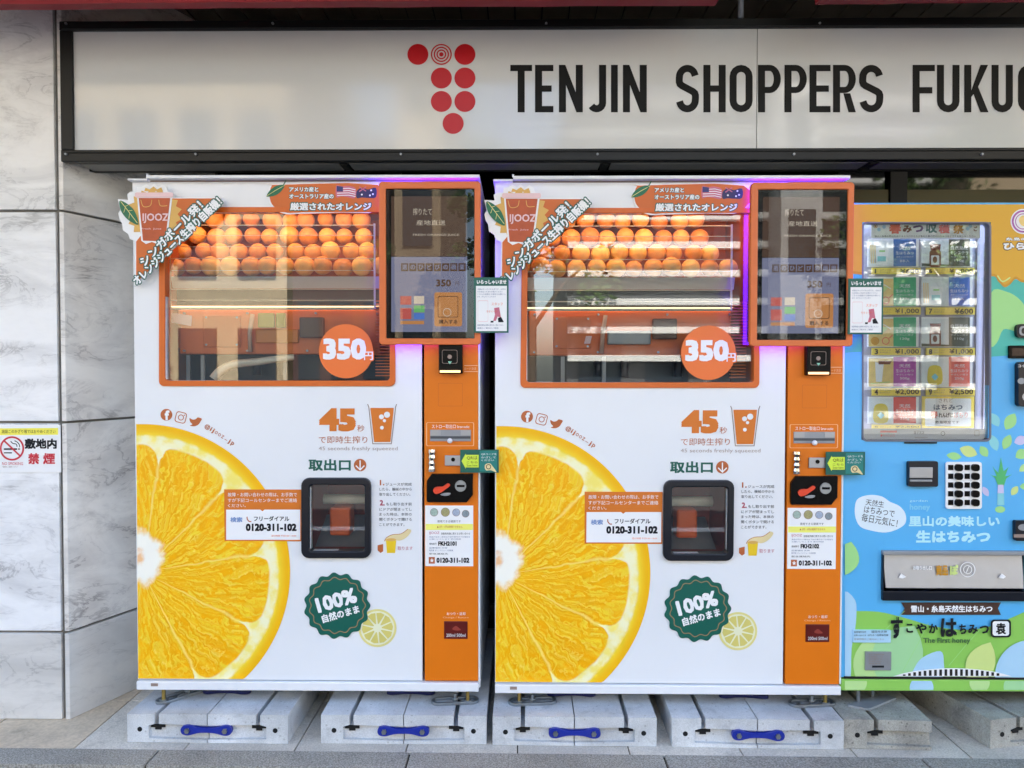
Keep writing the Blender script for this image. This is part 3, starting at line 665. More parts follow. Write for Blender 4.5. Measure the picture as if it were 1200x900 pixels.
def juice_machine(label, loc, idt, left):
    root = thing('juice_vending_machine', label, 'vending machine', loc, 0, 'fresh orange juice vending machines')
    R = F1.rect; q = F1.q
    X0, X1, Z0, Z1 = R(158.5, 213, 562.5, 808); Z0 = 0
    xdoor = q(494.6, 600).x; xpan0 = q(497.4, 600).x; xpan1 = q(560.3, 600).x; zpl = q(360, 798).z
    win = R(194, 249, 457, 446); disp = R(364, 567, 428, 645)
    # cabinet: a hollow steel box
    m = MB(); t = .02
    shell(m, X0, X1, .022, .80, zpl - .03, Z1, t, W); m.build('cabinet', root, bevel=.002)
    m = MB(); holed(m, X0, xdoor, zpl + .004, Z1, [win, disp], 0, .022, W); m.build('door', root)
    m = MB(); m.box(xpan0, xpan1, -.001, .021, zpl + .004, Z1, OR); m.build('control_panel', root, bevel=.0015)
    m = MB(); m.box(xpan1 + .001, X1, .0, .0215, zpl + .004, Z1 - .001, W); m.build('edge_trim', root)
    m = MB(); m.box(X0, X1 - .004, -.012, .06, 0, zpl, W); m.build('plinth', root, bevel=.003)
    m = MB(); a = R(179, 794, 187, 800)[:2]; m.box(a[0], a[1], -.0135, -.012, zpl - .016, zpl - .006, GRY); m.build('plinth_catch', root)
    zc_ = q(360, 213.3).z
    m = MB(); xk = q(176, 210).x
    m.box(X0 - .006, xk, -.022, .3, zc_ + .001, zc_ + .008, W); m.box(xk, X1, -.03, .8, zc_ + .006, zc_ + .017, W); m.box(X0 + .01, X1 - .01, .001, .79, zc_ - .001, zc_ + .006, GRY)
    m.build('top_cap', root, bevel=.0015)
    m = MB(); m.tube([(xk, -.02, zc_ + .015), (xk, -.02, zc_ + .024)], .0035, W); m.build('cap_stud', root)
    # ---- window
    wf = MB(); wf.ring_y(F1.xz(rrect(187, 243, 463.5, 452.5, 6)), F1.xz(rrect(194, 249, 457, 446, 4)), -.006, .03, ORF)
    fr = wf.build('window_frame', root, bevel=.0015)
    gx = R(190, 246, 460, 449)
    m = MB(); m.box(gx[0], gx[1], .012, .016, gx[2], gx[3], GLASS); m.build('window_glass', root)
    # interior lining and fittings
    m = MB(); shell(m, gx[0] - .01, gx[1] + .01, .03, .42, gx[2] - .012, gx[3] + .05, .005, INN); m.build('window_lining', root)
    m = MB(); a = R(192, 240, 460, 248, .05); m.box(a[0], a[1], .05, .07, gx[3] + .015, gx[3] + .03, LEDW); m.build('led_strip', root)
    m = MB(); a = R(200, 360, 445, 361.5, .08); m.box(a[0], a[1], .075, .085, a[2] + .004, a[3] + .004, mat('added_juicer_glow', (255, 200, 140), .5, emit=(255, 196, 140), es=.5)); m.build('added_juicer_glow', root)  # glowing strip added under the tray to brighten the juicer compartment
    m = MB(); a = R(196, 325, 448, 339, .10)
    m.add([(a[0], .09, a[2] + .002), (a[1], .09, a[2] + .002), (a[1], .075, a[3]), (a[0], .075, a[3]), (a[0], .36, a[3] + .03), (a[1], .36, a[3] + .03)], [(0, 1, 2, 3), (3, 2, 5, 4)], mat('pale_tray_steel', (196, 198, 198), .35))
    m.build('fruit_tray', root)
    m = MB(); a = R(196, 339, 448, 361, .11); m.box(a[0], a[1], .12, .13, a[2], a[3], mat('dark_green_steel', (34, 44, 44), .3, vary=.3, vscale=12)); m.build('tray_skirt', root)
    m = MB()
    for y, r in ((264, .0014), (276, .001), (289, .001), (303, .001), (317, .001), (339, .0014), (352, .0018), (361.5, .004)):
        z = q(300, y, .055).z; a = R(198, y, 438, y + 1, .055); m.tube([(a[0], .055, z), (a[1], .055, z)], r * 1.2, WIRE, 6)
    for x in (198, 438):
        v = R(x, 262, x + 1, 362, .055); m.box(v[0], v[0] + .006, .052, .058, v[2], v[3], WIRE)
    m.build('wire_guard', root, kind=None)
    m = MB(); a = R(212, 363, 446, 415, .10); m.box(a[0], a[1], .09, .30, a[2], a[3], INO); m.build('juicer_housing', root, bevel=.004)
    m = MB(); b_ = R(238, 369, 282, 407, .085); m.box(b_[0], b_[1], .083, .091, b_[2], b_[3], INO); m.build('juicer_cover', root, bevel=.003)
    m = MB(); b_ = R(190, 363, 205, 408, .12); m.box(b_[0], b_[1] + .02, .13, .3, b_[2], b_[3], INO); m.build('side_housing', root, bevel=.003)
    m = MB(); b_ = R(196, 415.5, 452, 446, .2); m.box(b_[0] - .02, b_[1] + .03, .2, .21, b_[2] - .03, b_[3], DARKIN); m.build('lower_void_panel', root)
    for x in ((219, 236, 333) if left else (252, 300)):
        m = MB(); v = R(x - 2.2, 416, x + 2.2, 446, .1); m.box(v[0], v[1], .11, .12, v[2] - .01, v[3], GMET)
        m.build('bracket_post', root)
    # slats standing in for louvre lines reflected in the glass near the right jamb
    m = MB()
    for i in range(26):
        y = 352 + i * 3.5; v = R(440, y, 460, y + 1.3, .06); m.box(v[0], v[1] - .006, .06, .075, v[2], v[3], INO if i % 2 else BAN)
    m.build('louvre_reflection', root)
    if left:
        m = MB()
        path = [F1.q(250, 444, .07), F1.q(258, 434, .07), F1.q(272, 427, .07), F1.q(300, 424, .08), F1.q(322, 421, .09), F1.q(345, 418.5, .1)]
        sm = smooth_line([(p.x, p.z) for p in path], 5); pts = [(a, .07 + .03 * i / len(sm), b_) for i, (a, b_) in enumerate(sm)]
        m.tube(pts, [.011 + .006 * (1 - i / len(pts)) for i in range(len(pts))], mat('white_reflection_tone', (236, 232, 216), .4), 10); m.build('reflection_tube', root, smooth=True)  # white tube added in place of a bright reflection on the glass
        m = MB(); v = R(303, 367, 322, 384, .08); m.box(v[0], v[1], .07, .088, v[2], v[3], mat('lime_bottle_plastic', (150, 150, 30), .3)); v = R(324, 367, 335, 384, .08)
        m.box(v[0], v[1], .07, .088, v[2], v[3], mat('lime_bottle_plastic', (0, 0, 0))); m.build('green_filter_pack', root, bevel=.004)
        m = MB(); F1.poly(m, [(199, 366), (225, 370), (224, 382), (201, 378)], PINKW, .079); m.build('inner_tag', root)
    else:
        m = MB(); F1.poly(m, [(275, 392), (282, 392), (280, 401), (273, 401)], PINKW, .079); m.build('inner_tag', root)
    # plumbing and fastenings of the juicer
    m = MB()
    for x_, y_ in ((216, 367), (216, 411), (290, 367), (290, 411), (370, 367), (360, 411), (442, 367), (242, 372), (278, 372), (242, 404), (278, 404)):
        m.prism_y(F1.xz(circ(x_, y_, 1.3, 6), .085), .080, .090, STEEL)
    m.build('housing_screws', root, kind='stuff')
    m = MB(); v = R(300, 386, 350, 402, .08); m.box(v[0], v[1], .072, .09, v[2], v[3], mat('amber_acrylic', (214, 120, 34), .2) if left else GMET); v = R(352, 372, 380, 396, .08); m.box(v[0], v[1], .066, .09, v[2], v[3], mat('smoked_guard', (96, 62, 50), .25)); m.build('pulp_guard', root, bevel=.004)
    m = MB(); a0, a1 = F1.q(296, 368, .07), F1.q(292, 412, .07); m.tube([(a0.x, .07, a0.z), (a0.x - .01, .068, (a0.z + a1.z) / 2), (a1.x, .08, a1.z)], .008, mat('clear_pink_tube', (226, 190, 170), .2), 8); m.build('juice_tube', root, smooth=True)
    m = MB()
    for x_, r_ in ((300, .016), (330, .014), (392, .016)):
        c_ = F1.q(x_, 430, .14); m.tube([(c_.x, .15, c_.z - .03), (c_.x, .15, c_.z + .03)], r_, mat('dark_canister', (44, 48, 56), .3), 14)
    m.build('canister', root, smooth=True)
    # ---- price disc on the glass
    m = MB(); m.prism_y(F1.xz(circ(405, 411.5, 31.8, 48)), .006, .0085, ORP); dsc = m.build('price_disc', root)
    m = MB(); F1.label(m, '350', 378.5, 396.5, 429, 421.5, WE, .0050, bold=.045); F1.label(m, '円', 426.5, 412, 437, 422, WE, .0050, bold=.02, edge=ORP, ew=.12); m.build('lettering', dsc)
    # ---- die-cut board at the upper left corner
    D = -.028
    outline = [(158.3, 336), (158, 282), (152, 280), (150, 274), (144, 270), (143, 262), (140, 257), (138.5, 250), (141, 246), (138, 233.5), (150, 234), (149, 227.5), (153, 224.5), (160, 225), (160.5, 219), (166, 219), (171, 215.5),
               (176, 219), (180, 215), (185, 220), (190, 216), (195, 219), (197, 225), (204, 226), (204, 231.3), (261, 231.3), (256, 240), (246, 248), (240, 256), (231, 262), (222, 273), (214, 280), (205, 290), (196, 297), (190, 305), (181, 310), (175, 320), (167, 325)]
    m = MB(); m.prism_y(F1.xz(outline, D), D, D + .005, WE); v = R(175, 240, 200, 275); m.box(v[0], v[1], D + .005, -.0005, v[2], v[3], WE)
    bd = m.build('corner_board', root)
    d = D - .0006; m = MB()
    F1.poly(m, [(159.5, 283), (200, 232.5), (258.5, 232.5), (246, 245), (236, 257), (221, 271), (205, 288), (190, 303), (176, 316), (159.5, 331)], BAN, d)
    zz = []
    for i in range(34):
        a_ = 2 * PI * i / 34; r = 31 if i % 2 else 26; zz.append((180 + r * math.cos(a_) * (1.02 if math.cos(a_) < 0 else 1.08), 251 + r * math.sin(a_)))
    F1.poly(m, zz, SUNY, d - .0006)
    F1.poly(m, [(169, 224), (170.5, 220), (175, 222), (180, 218.5), (184, 222), (189, 219.5), (191, 224)], SUNY, d - .0012)
    F1.poly(m, [(160.5, 230.5), (202, 230.5), (195.5, 284), (187, 287), (178, 283.5), (171, 286), (165.5, 282)], WE, d - .0018)
    F1.poly(m, [(162.5, 232), (199.5, 232), (193.5, 283), (167.5, 282)], mat('cup_print_orange', (192, 84, 36), .42, vary=.15, vscale=30), d - .0024)
    F1.poly(m, rrect(158, 225.5, 203, 231.5, 2), PINKW, d - .003)
    F1.line(m, smooth_line([(165, 234), (168, 242), (176, 241), (178, 234)]), .8, SUNY, d - .003)
    F1.line(m, smooth_line([(186, 234), (188, 241), (196, 241)]), .8, SUNY, d - .003)
    F1.poly(m, smooth_line([(140.5, 235), (150, 239.5), (158, 248), (162, 263), (152, 259), (144, 251), (140.5, 243)], 4, True), LEAF, d - .003)
    F1.line(m, [(141.5, 236), (150, 247), (161, 261.5)], .7, LEMON, d - .0036)
    for a_, b_ in (((146, 242), (150, 240.5)), ((150, 247), (155, 246.5)), ((147, 243), (145, 249)), ((152, 250), (151, 256))): F1.line(m, [a_, b_], .5, LEMON, d - .0036)
    m.build('printed_art', bd)
    m = MB(); e = d - .0042
    F1.label(m, 'IJOOZ', 167, 250, 197.5, 261.5, PINKW, e, bold=.02); F1.label(m, 'Fresh  Juice', 166, 267, 189, 269.5, PINKW, e)
    F1.label(m, 'シンガポール発！', 151, 267.5, 250, 279.5, WE, e - .0006, deg=45.5, bold=.03, edge=GRN, ew=.12)
    F1.label(m, 'オレンジジュース生搾り自販機！', 138, 276.5, 277, 288.5, WE, e - .0014, deg=44.2, bold=.03, edge=GRN, ew=.12)
    m.build('lettering', bd)
    # ---- banner with orange and flags at the door's top edge
    m = MB(); D = -.0045
    ol = smooth_line([(318, 216.2), (322, 215.4), (443, 215.4), (443, 246.5), (400, 249), (352, 250.4), (336, 251), (324, 247), (317, 240), (314.5, 231), (315, 222)], 3, True)
    m.prism_y(F1.xz(ol, D), D, -.0005, WE); bn = m.build('top_banner', root)
    m = MB(); F1.poly(m, smooth_line([(319, 217.5), (325, 216.6), (442.5, 216.6), (442.5, 245), (400, 247.5), (352, 249), (337, 249.5), (325.5, 245.5), (318.5, 239), (316, 231), (316.5, 223)], 3, True), BAN, D - .0006)
    F1.poly(m, leaf(323, 223.5, 26, 9.5, 32), LEAF, D - .0012); F1.line(m, [(312, 230), (323, 223), (334, 217)], .6, LEMON, D - .0018); F1.line(m, [(331, 219), (335, 211.5)], 1.2, LEAF, D - .0018)
    F1.poly(m, smooth_line([(394, 217.5), (401, 218.5), (408, 217.8), (417, 221), (416, 232), (408, 231), (400, 230), (394, 231)], 3, True), FLAGR, D - .0012)
    F1.poly(m, [(394.5, 217.8), (402, 218.8), (402, 224.5), (394.5, 224.5)], FLAGB, D - .0018)
    for k_ in range(4): F1.line(m, [(402 if k_ < 2 else 395, 221 + 2.7 * k_), (409, 220.6 + 2.7 * k_), (416.5, 222.5 + 2.6 * k_)], .9, WE, D - .0018)
    F1.poly(m, smooth_line([(418, 224), (424, 220), (431, 222), (440.5, 220), (440.5, 231), (432, 232), (424, 231.5), (418, 232)], 3, True), mat('flag_navy_print', (38, 32, 82), .45), D - .0012)
    F1.line(m, [(421, 219), (429, 224)], 1.2, FLAGR, D - .0018); F1.line(m, [(429, 219), (421, 224.5)], 1.2, FLAGR, D - .0018)
    for c_ in ((424, 228), (435, 223), (437, 227.5), (433.5, 229)): F1.poly(m, circ(*c_, 1.1, 8), WE, D - .0018)
    m.build('printed_art', bn)
    m = MB(); F1.label(m, 'アメリカ産と', 339, 219, 373, 224.8, WE, D - .0022, edge=GRN, ew=.1); F1.label(m, 'オーストラリア産の', 339, 227, 391, 233, WE, D - .0022, edge=GRN, ew=.1)
    F1.label(m, '厳選されたオレンジ', 340, 237.4, 435, 246.6, WE, D - .0022, bold=.035, edge=GRN, ew=.12); m.build('lettering', bn)
    # ---- printed orange slice
    c0 = q(167, 670, -.0012); m = MB()
    pts = clip([(167 + 173 * math.cos(2 * PI * i / 180), 670 + 173 * math.sin(2 * PI * i / 180)) for i in range(180)], 159.6, 400, 400, 797)
    vs = [q(a_, b_, -.0012) - c0 for a_, b_ in pts]; vs = [Vector((max(v.x, X0 + .0015 - c0.x), 0, max(v.z, zpl + .006 - c0.z))) for v in vs]
    m.add([(0, 0, 0)] + vs, [(0, i + 1, (i + 1) % len(vs) + 1)[::-1] for i in range(len(vs))], SLM)
    m.build('orange_slice_print', root, loc=c0)
    # ---- social marks
    m = MB(); d = -.0012
    F1.poly(m, circ(195, 486, 6.9, 32), BRN, d); F1.label(m, 'f', 193, 481, 198.6, 492.3, WE, d - .0006, bold=.04)
    rr = rot(rrect(205.4, 482.7, 218.4, 495.7, 3.2), 212, 489, -14)
    F1.ringline(m, rr, 1.0, BRN, d); F1.ringline(m, circ(212, 489.2, 3.5, 20), .9, BRN, d); F1.poly(m, circ(216, 486.6, .8, 8), BRN, d)
    F1.poly(m, smooth_line([(222, 490), (226, 491.8), (229.5, 491), (231.5, 489.2), (234, 489.6), (236.5, 490.8), (235.2, 493.5), (232.5, 497.5), (228, 499.5), (222.5, 498.8), (225.5, 497.2), (223, 494.5)], 3, True), BRN, d)
    m.build('social_marks', root)
    m = MB(); word = '@ijooz_jp'; pos = [(243, 500.5), (247.4, 503.2), (249.6, 504.8), (253.5, 507), (257.2, 509.5), (260.9, 511.8), (264.5, 515.4), (268.5, 517.2), (272.2, 519.8)]
    wd = [6.5, 1.6, 2.6, 3.4, 3.4, 3.2, 3.6, 2.6, 3.6]; up = [3.2, 3, 3, 1.9, 1.9, 1.9, .3, 3, 2]; dn = [3.2, 2, 3.4, 1.9, 1.9, 1.9, .3, 3.4, 3.2]
    for ch, (a_, b_), w_, u_, n_ in zip(word, pos, wd, up, dn): F1.label(m, ch, a_ - w_ / 2, b_ - u_, a_ + w_ / 2, b_ + n_, BRN, d, deg=-31, bold=.015)
    m.build('handle_lettering', root)
    # ---- 45 seconds
    m = MB(); F1.label(m, '45', 374, 478.3, 417, 505.6, ORT, d, bold=.055); F1.label(m, '秒', 418.5, 498, 427, 505.8, BRN, d, bold=.01)
    F1.label(m, 'で即時生搾り', 373.5, 511, 430.5, 519.5, BRN, d, bold=.012); F1.label(m, '45 seconds freshly squeezed', 373.5, 523.3, 466, 529, mat('faint_brown_lettering', (176, 160, 152), .5), d, bold=-.002)
    m.build('lettering', root)
    m = MB(); F1.poly(m, [(434, 478), (461.5, 478), (457.5, 518), (438.5, 518)], ORT, d)
    F1.line(m, [(430.8, 473.5), (432.2, 477), (436.8, 520), (458.6, 520), (463.6, 477), (464.8, 473.5)], 1.0, GRY, d)
    for c_ in ((447, 488.5, 2.9), (453.5, 486, 3.6), (450.5, 493, 1.9), (447.5, 501.2, 2.2)): F1.poly(m, circ(*c_, 16), W, d - .0006)
    m.build('cup_icon', root)
    m = MB(); F1.label(m, '取出口', 361.5, 538, 411, 551.8, GRN, d, bold=.035)
    F1.poly(m, circ(422, 545, 7.3, 32), BRN, d); F1.line(m, [(422, 539.5), (422, 550)], 1.4, WE, d - .0006); F1.line(m, [(417, 545.6), (422, 550.6), (427, 545.6)], 1.4, WE, d - .0009); m.build('outlet_lettering', root)
    # ---- call centre label
    m = MB(); v = R(263.2, 573.5, 353.4, 634); m.box(v[0], v[1], -.0022, -.0012, v[2], v[3], ORT); cc = m.build('call_centre_label', root)
    m = MB(); e = -.0028
    F1.poly(m, [(265, 597.2), (305, 597.2), (307.5, 599.2), (310, 597.2), (351.8, 597.2), (351.8, 632.6), (265, 632.6)], WE, e)
    F1.label(m, '故障・お問い合わせの際は、お手数で', 267, 577.3, 348, 582, WE, e, bold=.02); F1.label(m, 'すが下記コールセンターまでご連絡', 267, 584, 348, 588.6, WE, e, bold=.02); F1.label(m, 'ください。', 267, 590.6, 288, 594.4, WE, e, bold=.02)
    e -= .0006; F1.label(m, 'フリーダイアル', 297.5, 604.8, 339, 610.8, DK, e, bold=.02); F1.label(m, '0120-311-102', 288, 613.6, 347.5, 622.4, DK, e, bold=.045)
    F1.line(m, smooth_line([(289.5, 605.5), (289.8, 608.5), (292, 611), (294.5, 611.2)], 3), 1.2, BRN, e); F1.label(m, '受付時間 平日9:00〜18:00', 318, 626.8, 347, 629, ORP, e)
    F1.label(m, '検索', 270, 606, 284, 612, mat('faint_blue_lettering', (120, 150, 200), .5), e)
    m.build('lettering', cc)
    # ---- steps
    m = MB(); d = -.0012
    F1.label(m, '1.', 445, 562.5, 450.5, 568.8, BRN, d); F1.label(m, '2.', 445, 586, 450.8, 592.5, PK, d)
    for tx, xa, y, xb in (('ジュースが完成', 452, 565.6, 482.5), ('したら、機械の中から', 444.5, 571.4, 482.5), ('取り出してください。', 444.5, 577.4, 481), ('もし取り出す前', 452.5, 588.8, 482.5), ('にドアが閉まってし', 444.5, 595, 482.5),
                          ('まった時は、本体の', 444.5, 600.8, 482.5), ('開くボタンで開ける', 444.5, 606.8, 482.5), ('ことができます。', 444.5, 612.8, 474)):
        F1.label(m, tx, xa, y, xb, y + 3.7, DK, d, bold=.008)
    F1.label(m, '取ります', 466, 640.4, 483.5, 644.8, PK, d)
    m.build('step_lettering', root)
    m = MB(); F1.poly(m, [(452.3, 633.5), (464.3, 633.5), (463, 648), (453.5, 648)], JUICE, d); F1.poly(m, circ(458.3, 632.6, 6.1, 20, 1.8), SUNY, d - .0006)
    F1.poly(m, smooth_line([(450.5, 634.3), (453, 630), (460, 626.5), (470, 625.5), (478, 620), (482, 622.5), (476, 630), (468, 633.5), (458, 632)], 3, True), SKIN, d - .0003)
    F1.line(m, smooth_line([(450.5, 634.3), (453, 630), (460, 626.5), (470, 625.5), (478, 620)], 3), .6, BRN, d - .0009)
    F1.poly(m, [(442.5, 639), (449, 637.5), (449, 640), (449, 646), (446, 648), (442.5, 645)], BRN, d); m.build('hand_and_cup_print', root)
    # ---- round seals
    m = MB(); cx, cy = 442.3, 736
    F1.poly(m, circ(cx, cy, 22.3, 40), LEMON, d); F1.poly(m, circ(cx, cy, 19.8, 40), LEMONW, d - .0006)
    for k_ in range(10):
        a0 = math.radians(36 * k_ + 14); a1 = math.radians(36 * k_ + 46)
        F1.poly(m, [(cx + r_ * math.cos(t_), cy + r_ * math.sin(t_)) for r_, t_ in ((5, (a0 + a1) / 2 - .1), (17.6, a0), (18.4, (a0 + a1) / 2), (17.6, a1), (5, (a0 + a1) / 2 + .1))], LEMONP, d - .0012)
    m.build('lemon_slice_print', root)
    m = MB(); cx, cy = 395.2, 709.5; sc_ = lambda r_, amp: [(cx + (r_ + amp * math.cos(15 * t_)) * math.cos(t_), cy + (r_ + amp * math.cos(15 * t_)) * math.sin(t_)) for t_ in [2 * PI * i / 180 for i in range(180)]]
    m.prism_y(F1.xz(sc_(37.4, 1.6)), -.0034, -.0016, GRN); sl = m.build('green_seal', root)
    m = MB(); F1.ringline(m, sc_(32.4, 1.3), 1.2, mat('bronze_print', (150, 128, 92), .5), -.0042)
    F1.label(m, '100%', 370, 694.5, 418, 712.5, WE, -.0042, deg=16, bold=.036); F1.label(m, '自然のまま', 376.5, 714.5, 421.5, 724.5, WE, -.0042, deg=16, bold=.03); m.build('lettering', sl)
    # ---- outlet hatch
    m = MB(); m.ring_y(F1.xz(rrect(354, 559.5, 435.3, 653.3, 9)), F1.xz(rrect(363.5, 567.5, 428.2, 645, 4)), -.014, .03, NAVY); m.build('hatch_frame', root, bevel=.004)
    hx = R(362, 566, 430, 647); m = MB(); m.box(hx[0], hx[1], .008, .011, hx[2], hx[3], GLASS); m.build('hatch_glass', root)
    m = MB(); shell(m, hx[0] - .004, hx[1] + .004, .03, .26, hx[2] - .004, hx[3] + .004, .004, mat('maroon_chute', (140, 34, 20), .45, vary=.1)); m.build('chute_lining', root)
    m = MB(); v = R(378, 580, 428, 592, .12); m.tube([(v[0], .14, (v[2] + v[3]) / 2), (v[1] + .01, .14, (v[2] + v[3]) / 2)], .018, WIRE, 14); m.build('chute_roller', root, smooth=True)
    m = MB(); v = R(386, 595, 410, 628, .1); m.box(v[0], v[1], .10, .18, v[2], v[3], mat('bright_cup_orange', (240, 104, 36), .35)); m.build('cup_cradle', root, bevel=.008)
    m = MB(); v = R(368, 612, 430, 642, .1); m.add([(v[0], .06, v[2]), (v[1], .06, v[2]), (v[1], .24, v[3]), (v[0], .24, v[3])], [(0, 1, 2, 3)], GMET); m.build('chute_floor', root)
    # ---- touch screen
    D = -.05; a_ = R(444, 212.6, 563.3, 404, D)
    ins = R(452.2, 221, 556, 396.5, D)
    def rr_(r4, rad): return [(x_, z_) for x_, z_ in rrect(r4[0], r4[2], r4[1], r4[3], rad)]
    m = MB(); m.ring_y(rr_(a_, .012), rr_(ins, .003), D, D + .022, ORS); scn = m.build('screen_bezel', root, bevel=.003)
    m = MB(); m.box(a_[0] + .018, a_[1] - .018, D + .022, -.0015, a_[2] + .018, a_[3] - .018, BKM); m.build('screen_back', scn)
    m = MB(); m.box(ins[0], ins[1], D + .008, D + .02, ins[2], ins[3], BK); m.build('screen_surround', scn)
    m = MB(); zz0, zz1 = a_[2] + .008, a_[3] - .008; xa, xb = a_[0] + .008, a_[1] - .008
    m.ring_y([(xa, zz0), (xb, zz0), (xb, zz1), (xa, zz1)], [(xa + .009, zz0 + .009), (xb - .009, zz0 + .009), (xb - .009, zz1 - .009), (xa + .009, zz1 - .009)], D + .0225, D + .036, LEDP); m.build('led_halo', scn)
    m = MB(); e = D + .0074; pp = lambda a, b_, c, dd, mm, e_=0: F1.poly(m, [(a, b_), (c, b_), (c, dd), (a, dd)], mm, e - e_)
    pp(458.5, 230, 547.5, 300.5, SCR_BROWN); pp(458.5, 301, 547.5, 389, SCR_LILAC)
    F1.label(m, '産地直送', 488, 258, 522, 264, SCR_LT, e - .0005, bold=.005); F1.label(m, '搾りたて', 484, 244, 506, 252, SCR_LT, e - .0005, bold=.005); F1.label(m, 'FRESH ORANGE JUICE', 484, 274, 538, 277, SCR_LT, e - .0005)
    for i_, ch in enumerate('選のひどびの画面'):
        x_ = 470 + i_ * 9.6; pp(x_, 308.5, x_ + 8.4, 317.8, SCR_TXT, .0004); F1.label(m, ch, x_ + 1.3, 310, x_ + 7, 316, SCR_LILAC, e - .0008)
    F1.label(m, '350', 511, 327.5, 528.5, 335.8, SCR_TXT, e - .0005, bold=.03); F1.label(m, '円', 533.5, 330, 538, 334.5, SCR_TXT, e - .0005)
    F1.poly(m, rrect(509, 342.5, 541.5, 382.5, 2.5), SCR_TAN, e - .0005); F1.ringline(m, rrect(513, 347, 537, 372, 2), 1, SCR_TXT, e - .001); F1.ringline(m, circ(524, 366, 5, 16), .8, SCR_LT, e - .001)
    F1.label(m, '購入する', 514, 374.5, 536, 379.5, SCR_TXT, e - .001)
    for c_, r4 in ((SCR_RED, (469, 347, 482, 357)), (SCR_LT, (485, 347, 497, 356)), (SCR_RED, (469, 361, 482, 374)), (SCR_GREEN, (485, 358, 497.5, 366)), (SCR_BLUE, (485, 367, 497.5, 374)), (SCR_TAN, (469, 376, 497, 380))): pp(*r4, c_, .0005)
    m.build('screen_picture', scn)
    m = MB(); m.box(ins[0] + .001, ins[1] - .001, D + .0045, D + .0060, ins[2] + .001, ins[3] - .001, SGLASS); m.build('screen_glass', scn)
    # ---- welcome notice fixed to the screen's edge
    D = -.062; v = R(555.5, 325, 596, 390, D)
    m = MB(); m.box(v[0], v[1], D, D + .004, v[2], v[3], GRN); m.box(v[0] + .004, v[0] + .02, D + .004, -.0505, v[2] + .05, v[3] - .05, GRN); wn_ = m.build('welcome_notice', root)
    m = MB(); e = D - .0006; F1.poly(m, [(557.8, 335), (594, 335), (594, 388), (557.8, 388)], WE, e); F1.label(m, 'いらっしゃいませ', 558.8, 328, 593.5, 333, WE, e, bold=.03)
    e -= .0006; BL = mat('bluish_lettering', (100, 112, 150), .5)
    for i_, (tx, xb) in enumerate((('本機はタッチパネル式です。お好き', 592.5), ('なお支払い方法をお選びください', 589), ('こちらの画面から操作をお願いし', 592.5), ('ます。ありがとうございます', 581))): F1.label(m, tx, 559.5, 338 + 2.9 * i_, xb, 339.9 + 2.9 * i_, BL, e)
    F1.label(m, 'スタッフ', 576, 354.5, 589, 358, ORP, e); F1.label(m, '今すぐ一杯', 570, 363.5, 583, 366.5, ORP, e); F1.label(m, '営業時間は店頭の掲示をご覧ください', 559.5, 380, 590.5, 382, BL, e); F1.label(m, '画面のご案内をご確認', 559.5, 383.5, 584, 385.4, BL, e)
    F1.ringline(m, rrect(560, 352, 572, 377, 1.5), .6, PINKW, e); F1.poly(m, [(579, 361), (585, 360), (587, 372), (583, 371), (581, 376), (578, 376), (580, 369)], FLAGR, e); F1.poly(m, [(583.5, 373), (587, 371), (590.5, 377.5), (584, 377.5)], DK, e); F1.poly(m, [(575, 376), (578.5, 376), (578, 378), (575, 378)], DK, e)
    m.build('lettering', wn_)
    # ---- control column
    D = -.03; v = R(514, 403, 542, 438, D); m = MB(); m.box(v[0], v[1], D, -.001, v[2], v[3], BK); cr = m.build('card_reader', root, bevel=.004)
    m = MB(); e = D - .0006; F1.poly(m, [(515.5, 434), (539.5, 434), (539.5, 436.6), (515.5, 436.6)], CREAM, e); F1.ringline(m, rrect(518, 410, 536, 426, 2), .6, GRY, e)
    F1.poly(m, [(525, 423.5), (529.5, 423.5), (527.2, 427)], mat('arrow_mint', (150, 215, 190), .4), e); F1.poly(m, circ(527, 418, 2.6, 14), GRY, e); m.build('reader_marks', cr)
    m = MB(); LTP = mat('pale_peach_lettering', (250, 200, 150), .5); d = -.0018
    F1.line(m, [(544, 428.4), (560, 428.4)], .7, LTP, d); F1.line(m, [(544, 435.4), (560, 435.4)], .7, LTP, d); F1.label(m, 'カード決済', 544, 430.4, 558, 433.8, LTP, d, bold=.01)
    F1.label(m, 'ストロー取出口', 506, 497.4, 534, 502, WE, d, bold=.02); F1.label(m, 'Straw outlet', 535.5, 498.5, 550, 501.6, WE, d); F1.ringline(m, rrect(499.5, 495, 555.5, 522.6, 1.5), .9, LTP, d)
    F1.label(m, 'おつり・返却', 523.5, 717.4, 545.5, 721, WE, d); F1.label(m, 'Change / Return', 519, 722.6, 549, 725, LTP, d)
    F1.ringline(m, rrect(513.5, 449, 542, 476, 1), .4, mat('darker_orange_line', (196, 92, 10), .5), d); m.build('panel_lettering', root)
    m = MB(); v = R(504, 503.5, 552, 517, 0); m.box(v[0], v[1], -.003, -.0012, v[2], v[3], GMET); so = m.build('straw_slot', root, bevel=.001)
    m = MB(); a_ = R(504.5, 504, 516.5, 510, 0); m.box(a_[0], a_[1], -.0045, -.003, a_[2], a_[3], ALU); a_ = R(540, 504, 551.5, 510, 0); m.box(a_[0], a_[1], -.0045, -.003, a_[2], a_[3], ALU)
    a_ = R(504.5, 511, 551.5, 514, 0); m.box(a_[0], a_[1], -.0042, -.003, a_[2], a_[3], mat('slot_dark_steel', (70, 74, 80), .4)); m.build('slot_flap', so)  # darker steel strip across the slot
    m = MB(); c_ = q(527.2, 516.6, -.01); m.ball(c_, .0092, W, 14, 10); m.build('pull_knob', root, smooth=True)
    m = MB(); v = R(502.5, 526, 511, 552, 0); zz = [v[2] + (v[3] - v[2]) * k_ / 8 for k_ in range(9)]; xm = (v[0] + v[1]) / 2
